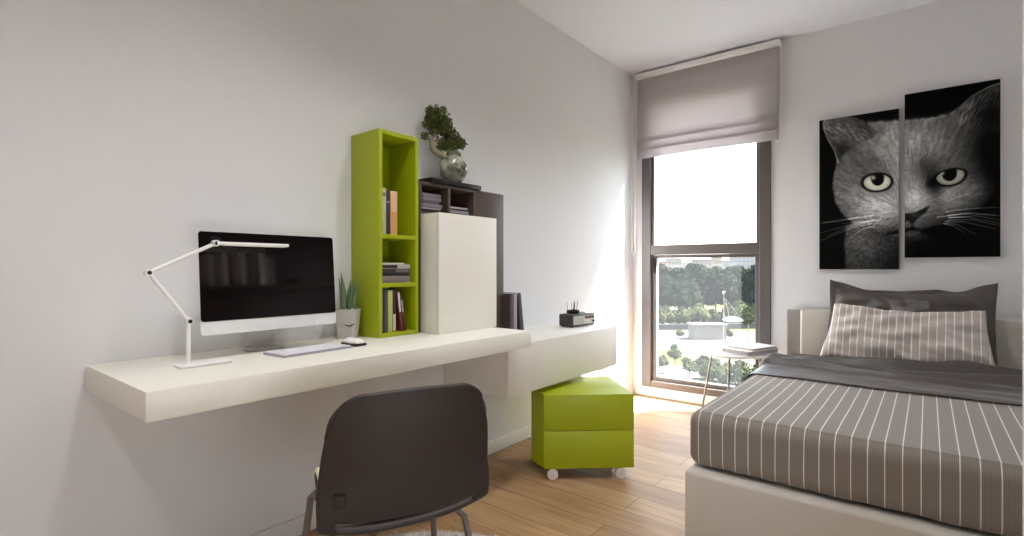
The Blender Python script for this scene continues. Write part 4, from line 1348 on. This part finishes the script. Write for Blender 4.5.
bush_l = [(0, 0, .45, .42), (.38, .0, .38, .32), (-.4, .05, .36, .32), (.1, -.35, .34, .3), (-.15, .3, .4, .3), (.15, .1, .7, .24)]
thin_l = [(0, 0, .72, .2), (.14, 0, .62, .15), (-.14, .05, .64, .15), (.03, .1, .85, .13), (-.05, -.1, .6, .14)]
protoB = make_tree('broad_tree', '', M['leafB'], 1, 1500, 0.040, big_l)
protoA = make_tree('broad_tree', '', M['leafA'], 2, 1500, 0.040, [(x * 1.1, y_, z, r_ * .95) for x, y_, z, r_ in big_l])
protoS = make_tree('round_bush', '', M['leafC'], 3, 1300, 0.055, bush_l)
protoT = make_tree('young_tree', '', M['leafC'], 4, 900, 0.040, thin_l, 0.55)
used = set()
def plant(proto, px, base, top, label, cat, group=None, wide=1.0, rz=0.0):
    D = (H - GZ) * F / (base - CY)
    ztop = H - (top - CY) * D / F
    hgt = ztop - GZ
    o = proto if proto.name not in used else copy_tree(proto)
    if o is proto: used.add(proto.name)
    o.location = at_depth(px, D, GZ)
    o.scale = (hgt * wide, hgt * wide, hgt)
    o.rotation_euler = (0, 0, rz)
    o['label'] = label; o['category'] = cat
    if group: o['group'] = group
    elif 'group' in o: del o['group']
    return o
rt = random.Random(11)
def wall_bushes():
    for i, (px, tp) in enumerate(((663, 305), (674, 309), (684, 306), (715, 308), (727, 305), (756, 306), (775, 305))):
        plant(protoS, px, 324.5, tp - 1, 'low bush in the green fringe between the grey park wall and the tall dark trees', 'bush', 'fringe bushes above the park wall', 0.85, i * 1.1)
for i in range(16):     # far dense belt
    px = 640 + i * 9.5 + rt.uniform(-3, 3)
    plant(protoA if i % 2 else protoB, px, 300 + rt.uniform(-2, 2), 264 + rt.uniform(-2, 5), 'hazy broad tree in the far row of the park wood behind the darker trees', 'tree', 'far row of park trees', 1.0, rt.uniform(0, 6))
for i, (px, top) in enumerate(((648, 279), (664, 276), (678, 281), (691, 282), (703, 278), (716, 273), (727, 275), (739, 281), (752, 277), (764, 281), (777, 277), (790, 280))):
    plant(protoB if i % 3 else protoA, px, 318 + rt.uniform(-1.5, 2), top - 2, 'tall dark tree in the middle of the park wood above the low grey wall', 'tree', 'middle row of park trees', 0.75, rt.uniform(0, 6))
plant(protoS, 698, 324.5, 301, 'wide pale green bushy tree left of the lamp, by the low grey wall', 'bush', None, 0.85, 1.0)
plant(protoS, 742, 323.5, 298, 'wide pale green bushy tree seen right behind the lamp shade', 'bush', None, 0.85, 2.0)
plant(protoS, 765, 324, 291, 'tall pale green bush beside the right frame of the window', 'bush', None, 0.7, 4.0)
plant(protoS, 655, 322, 300, 'pale green bush beside the left frame of the window', 'bush', None, 0.7, 5.0)
plant(protoT, 748, 342, 305, 'slim young street tree standing beside the road right of the lamp', 'tree', None, 0.75, 0)
plant(protoT, 675, 373, 343, 'slim young tree leaning beside the pale path at lower left', 'tree', None, 0.85, 1)
plant(protoT, 690, 384, 357, 'low bushy young tree just left of the side table legs', 'tree', None, 1.35, 2)
plant(protoS, 729, 337, 328, 'small round shrub beside the road under the lamp shade', 'bush', None, 0.7, 3)
plant(protoS, 680, 336, 328, 'small round shrub on the verge at the left of the road', 'bush', None, 0.9, 2)
for i, (px, bs, tp) in enumerate(((712, 380, 356), (728, 384, 360), (744, 386, 358), (760, 384, 360), (703, 368, 352), (662, 366, 354))):
    plant(protoS, px, bs, tp, ('green hedge bush seen below the side table top' if i < 4 else ('green bush left of the table top edge' if i == 4 else 'small green bush by the path at the left frame')), 'bush', 'hedge bushes seen under the table' if i < 4 else None, 0.8, i * 1.3)

wall_bushes()
# pale kiosk beside the road
kp = at_depth(707, 66, GZ)
kk = thing('kiosk', 'low pale beige building beside the road below the park', 'building', kp, YAW)
MB().box(-2.0, 2.0, -1.2, 1.2, 0, 1.75).build('wall', mat('beige render', (100, 94, 88), 0.9, spec=0.0), kk, smooth=False)
MB().box(-2.15, 2.15, -1.35, 1.35, 1.76, 1.95).build('roof', mat('flat roof', (98, 94, 90), 0.9, spec=0.0), kk, smooth=False)

M['bwall'] = mat('city wall', (108, 108, 112), 0.9, spec=0.0); M['bwin'] = mat('city windows', (106, 103, 101), 0.9, spec=0.0)
def tower(label, px0, px1, top, D, floors, cols, tone=None):
    c = at_depth((px0 + px1) / 2, D, GZ)
    w = (px1 - px0) / F * D; h = H - (top - CY) * D / F - GZ
    o = thing('apartment_building', label, 'building', c, YAW)
    MB().box(-w / 2, w / 2, 0, w * 0.6, 0, h).build('wall', mat('city ' + label[:18], [v * k for v, k in zip(tone or (150, 150, 156), (0.80, 0.76, 0.71))], 0.9, spec=0.0), o, smooth=False)
    MB().box(-w / 2 - .3, w / 2 + .3, -0.3, w * 0.6 + .3, h, h + 0.6).build('roof', M['bwall'], o, smooth=False)
    for i in range(floors):
        z = h - (i + 1) * h * 0.9 / (floors + 1) * 1.0
        for k in range(cols):
            x = -w / 2 + w * (k + 0.5) / cols
            MB().box(x - w / cols * 0.28, x + w / cols * 0.28, -0.12, 0.0, z, z + h * 0.9 / (floors + 1) * 0.5).build('window', M['bwin'], o, smooth=False)
    return o
tower('large pale grey apartment block on the horizon behind the right-hand trees', 737, 768, 249, 420, 5, 7, (150, 152, 162))
for i, (p0, p1, tp, tn, nm) in enumerate(((655, 667, 262, (168, 152, 146), 'pinkish'), (668, 682, 259, (160, 160, 164), 'pale grey'), (683, 694, 263, (172, 168, 162), 'cream'), (695, 712, 260, (150, 148, 150), 'grey'), (713, 722, 258, (166, 158, 154), 'beige'), (723, 736, 261, (148, 152, 160), 'bluish'))):
    tower('small %s city block on the horizon above the far trees' % nm, p0, p1, tp, 470 + 15 * i, 2, 4, tn)

# ------------------------------------------------------------------ light
sun = bpy.data.lights.new('sun', 'SUN')
so_ = bpy.data.objects.new('sun', sun); col.objects.link(so_)
sun.energy = 31.0; sun.angle = R(0.55); sun.color = (1.0, 0.99, 0.98)
dirv = Vector((-1.0, -1.0, -1.65)).normalized()
so_.rotation_euler = dirv.to_track_quat('-Z', 'Y').to_euler()
so_.location = (3, 8, 8)

wd = bpy.data.worlds.new('sky'); bpy.context.scene.world = wd
wd.use_nodes = True
nt = wd.node_tree; nt.nodes.clear()
out = N(nt, 'ShaderNodeOutputWorld'); bg = N(nt, 'ShaderNodeBackground')
tc = N(nt, 'ShaderNodeTexCoord'); sp_ = N(nt, 'ShaderNodeSeparateXYZ')
nt.links.new(tc.outputs['Generated'], sp_.inputs[0])
cr = N(nt, 'ShaderNodeValToRGB')
cr.color_ramp.elements[0].position = 0.0; cr.color_ramp.elements[0].color = (0.92, 0.98, 1.0, 1)
cr.color_ramp.elements[1].position = 0.9; cr.color_ramp.elements[1].color = (0.55, 0.74, 1.0, 1)
nt.links.new(sp_.outputs['Z'], cr.inputs[0]); nt.links.new(cr.outputs[0], bg.inputs['Color'])
bg.inputs['Strength'].default_value = 2.6
nt.links.new(bg.outputs[0], out.inputs[0])

# unseen ceiling lamps, added to brighten the room beyond the daylight
em, nt, out = new_mat('fill lamp diffuser')
e_ = N(nt, 'ShaderNodeEmission'); e_.inputs['Color'].default_value = (1.0, 0.95, 0.88, 1); e_.inputs['Strength'].default_value = 6.0
nt.links.new(e_.outputs[0], out.inputs[0])
dl_data = bpy.data.lights.new('fill_lamp_beam', 'SPOT')
dl_data.energy = 24.0; dl_data.spot_size = R(125); dl_data.spot_blend = 0.9; dl_data.shadow_soft_size = 0.07
dl_data.color = (1.0, 0.995, 0.99)
for (lx, ly, lab) in ((-0.85, -0.45, 'round fill lamp added in the ceiling behind the viewer'), (-0.90, 0.70, 'round fill lamp added in the ceiling above the chair'),
                      (-0.85, 1.55, 'round fill lamp added in the ceiling above the gap between desk and bed'),
                      (-0.65, 2.72, 'round fill lamp added in the ceiling above the bed')):
    cl = thing('fill_downlight', lab, 'lamp', (lx, ly, ZC - 0.0005), group='added ceiling fill lamps')
    MB().lathe([(0.050, 0), (0.062, 0), (0.062, -0.004), (0.050, -0.006)], (0, 0, 0), 32).build('rim', M['white'], cl)
    MB().lathe([(0, -0.001), (0.049, -0.001), (0.049, -0.004), (0, -0.004)], (0, 0, 0), 32).build('diffuser', em, cl)
    lo = bpy.data.objects.new('fill_beam', dl_data); col.objects.link(lo)
    lo.location = (lx, ly, ZC - 0.012)

# ------------------------------------------------------------------ colour management
sc_ = bpy.context.scene
sc_.view_settings.view_transform = 'Standard'
sc_.view_settings.look = 'None'
sc_.view_settings.exposure = 1.50
sc_.view_settings.gamma = 1.0
sc_.view_settings.use_curve_mapping = False
sc_.cycles.use_denoising = True
sc_.cycles.max_bounces = 12
sc_.cycles.diffuse_bounces = 8
sc_.cycles.transparent_max_bounces = 16
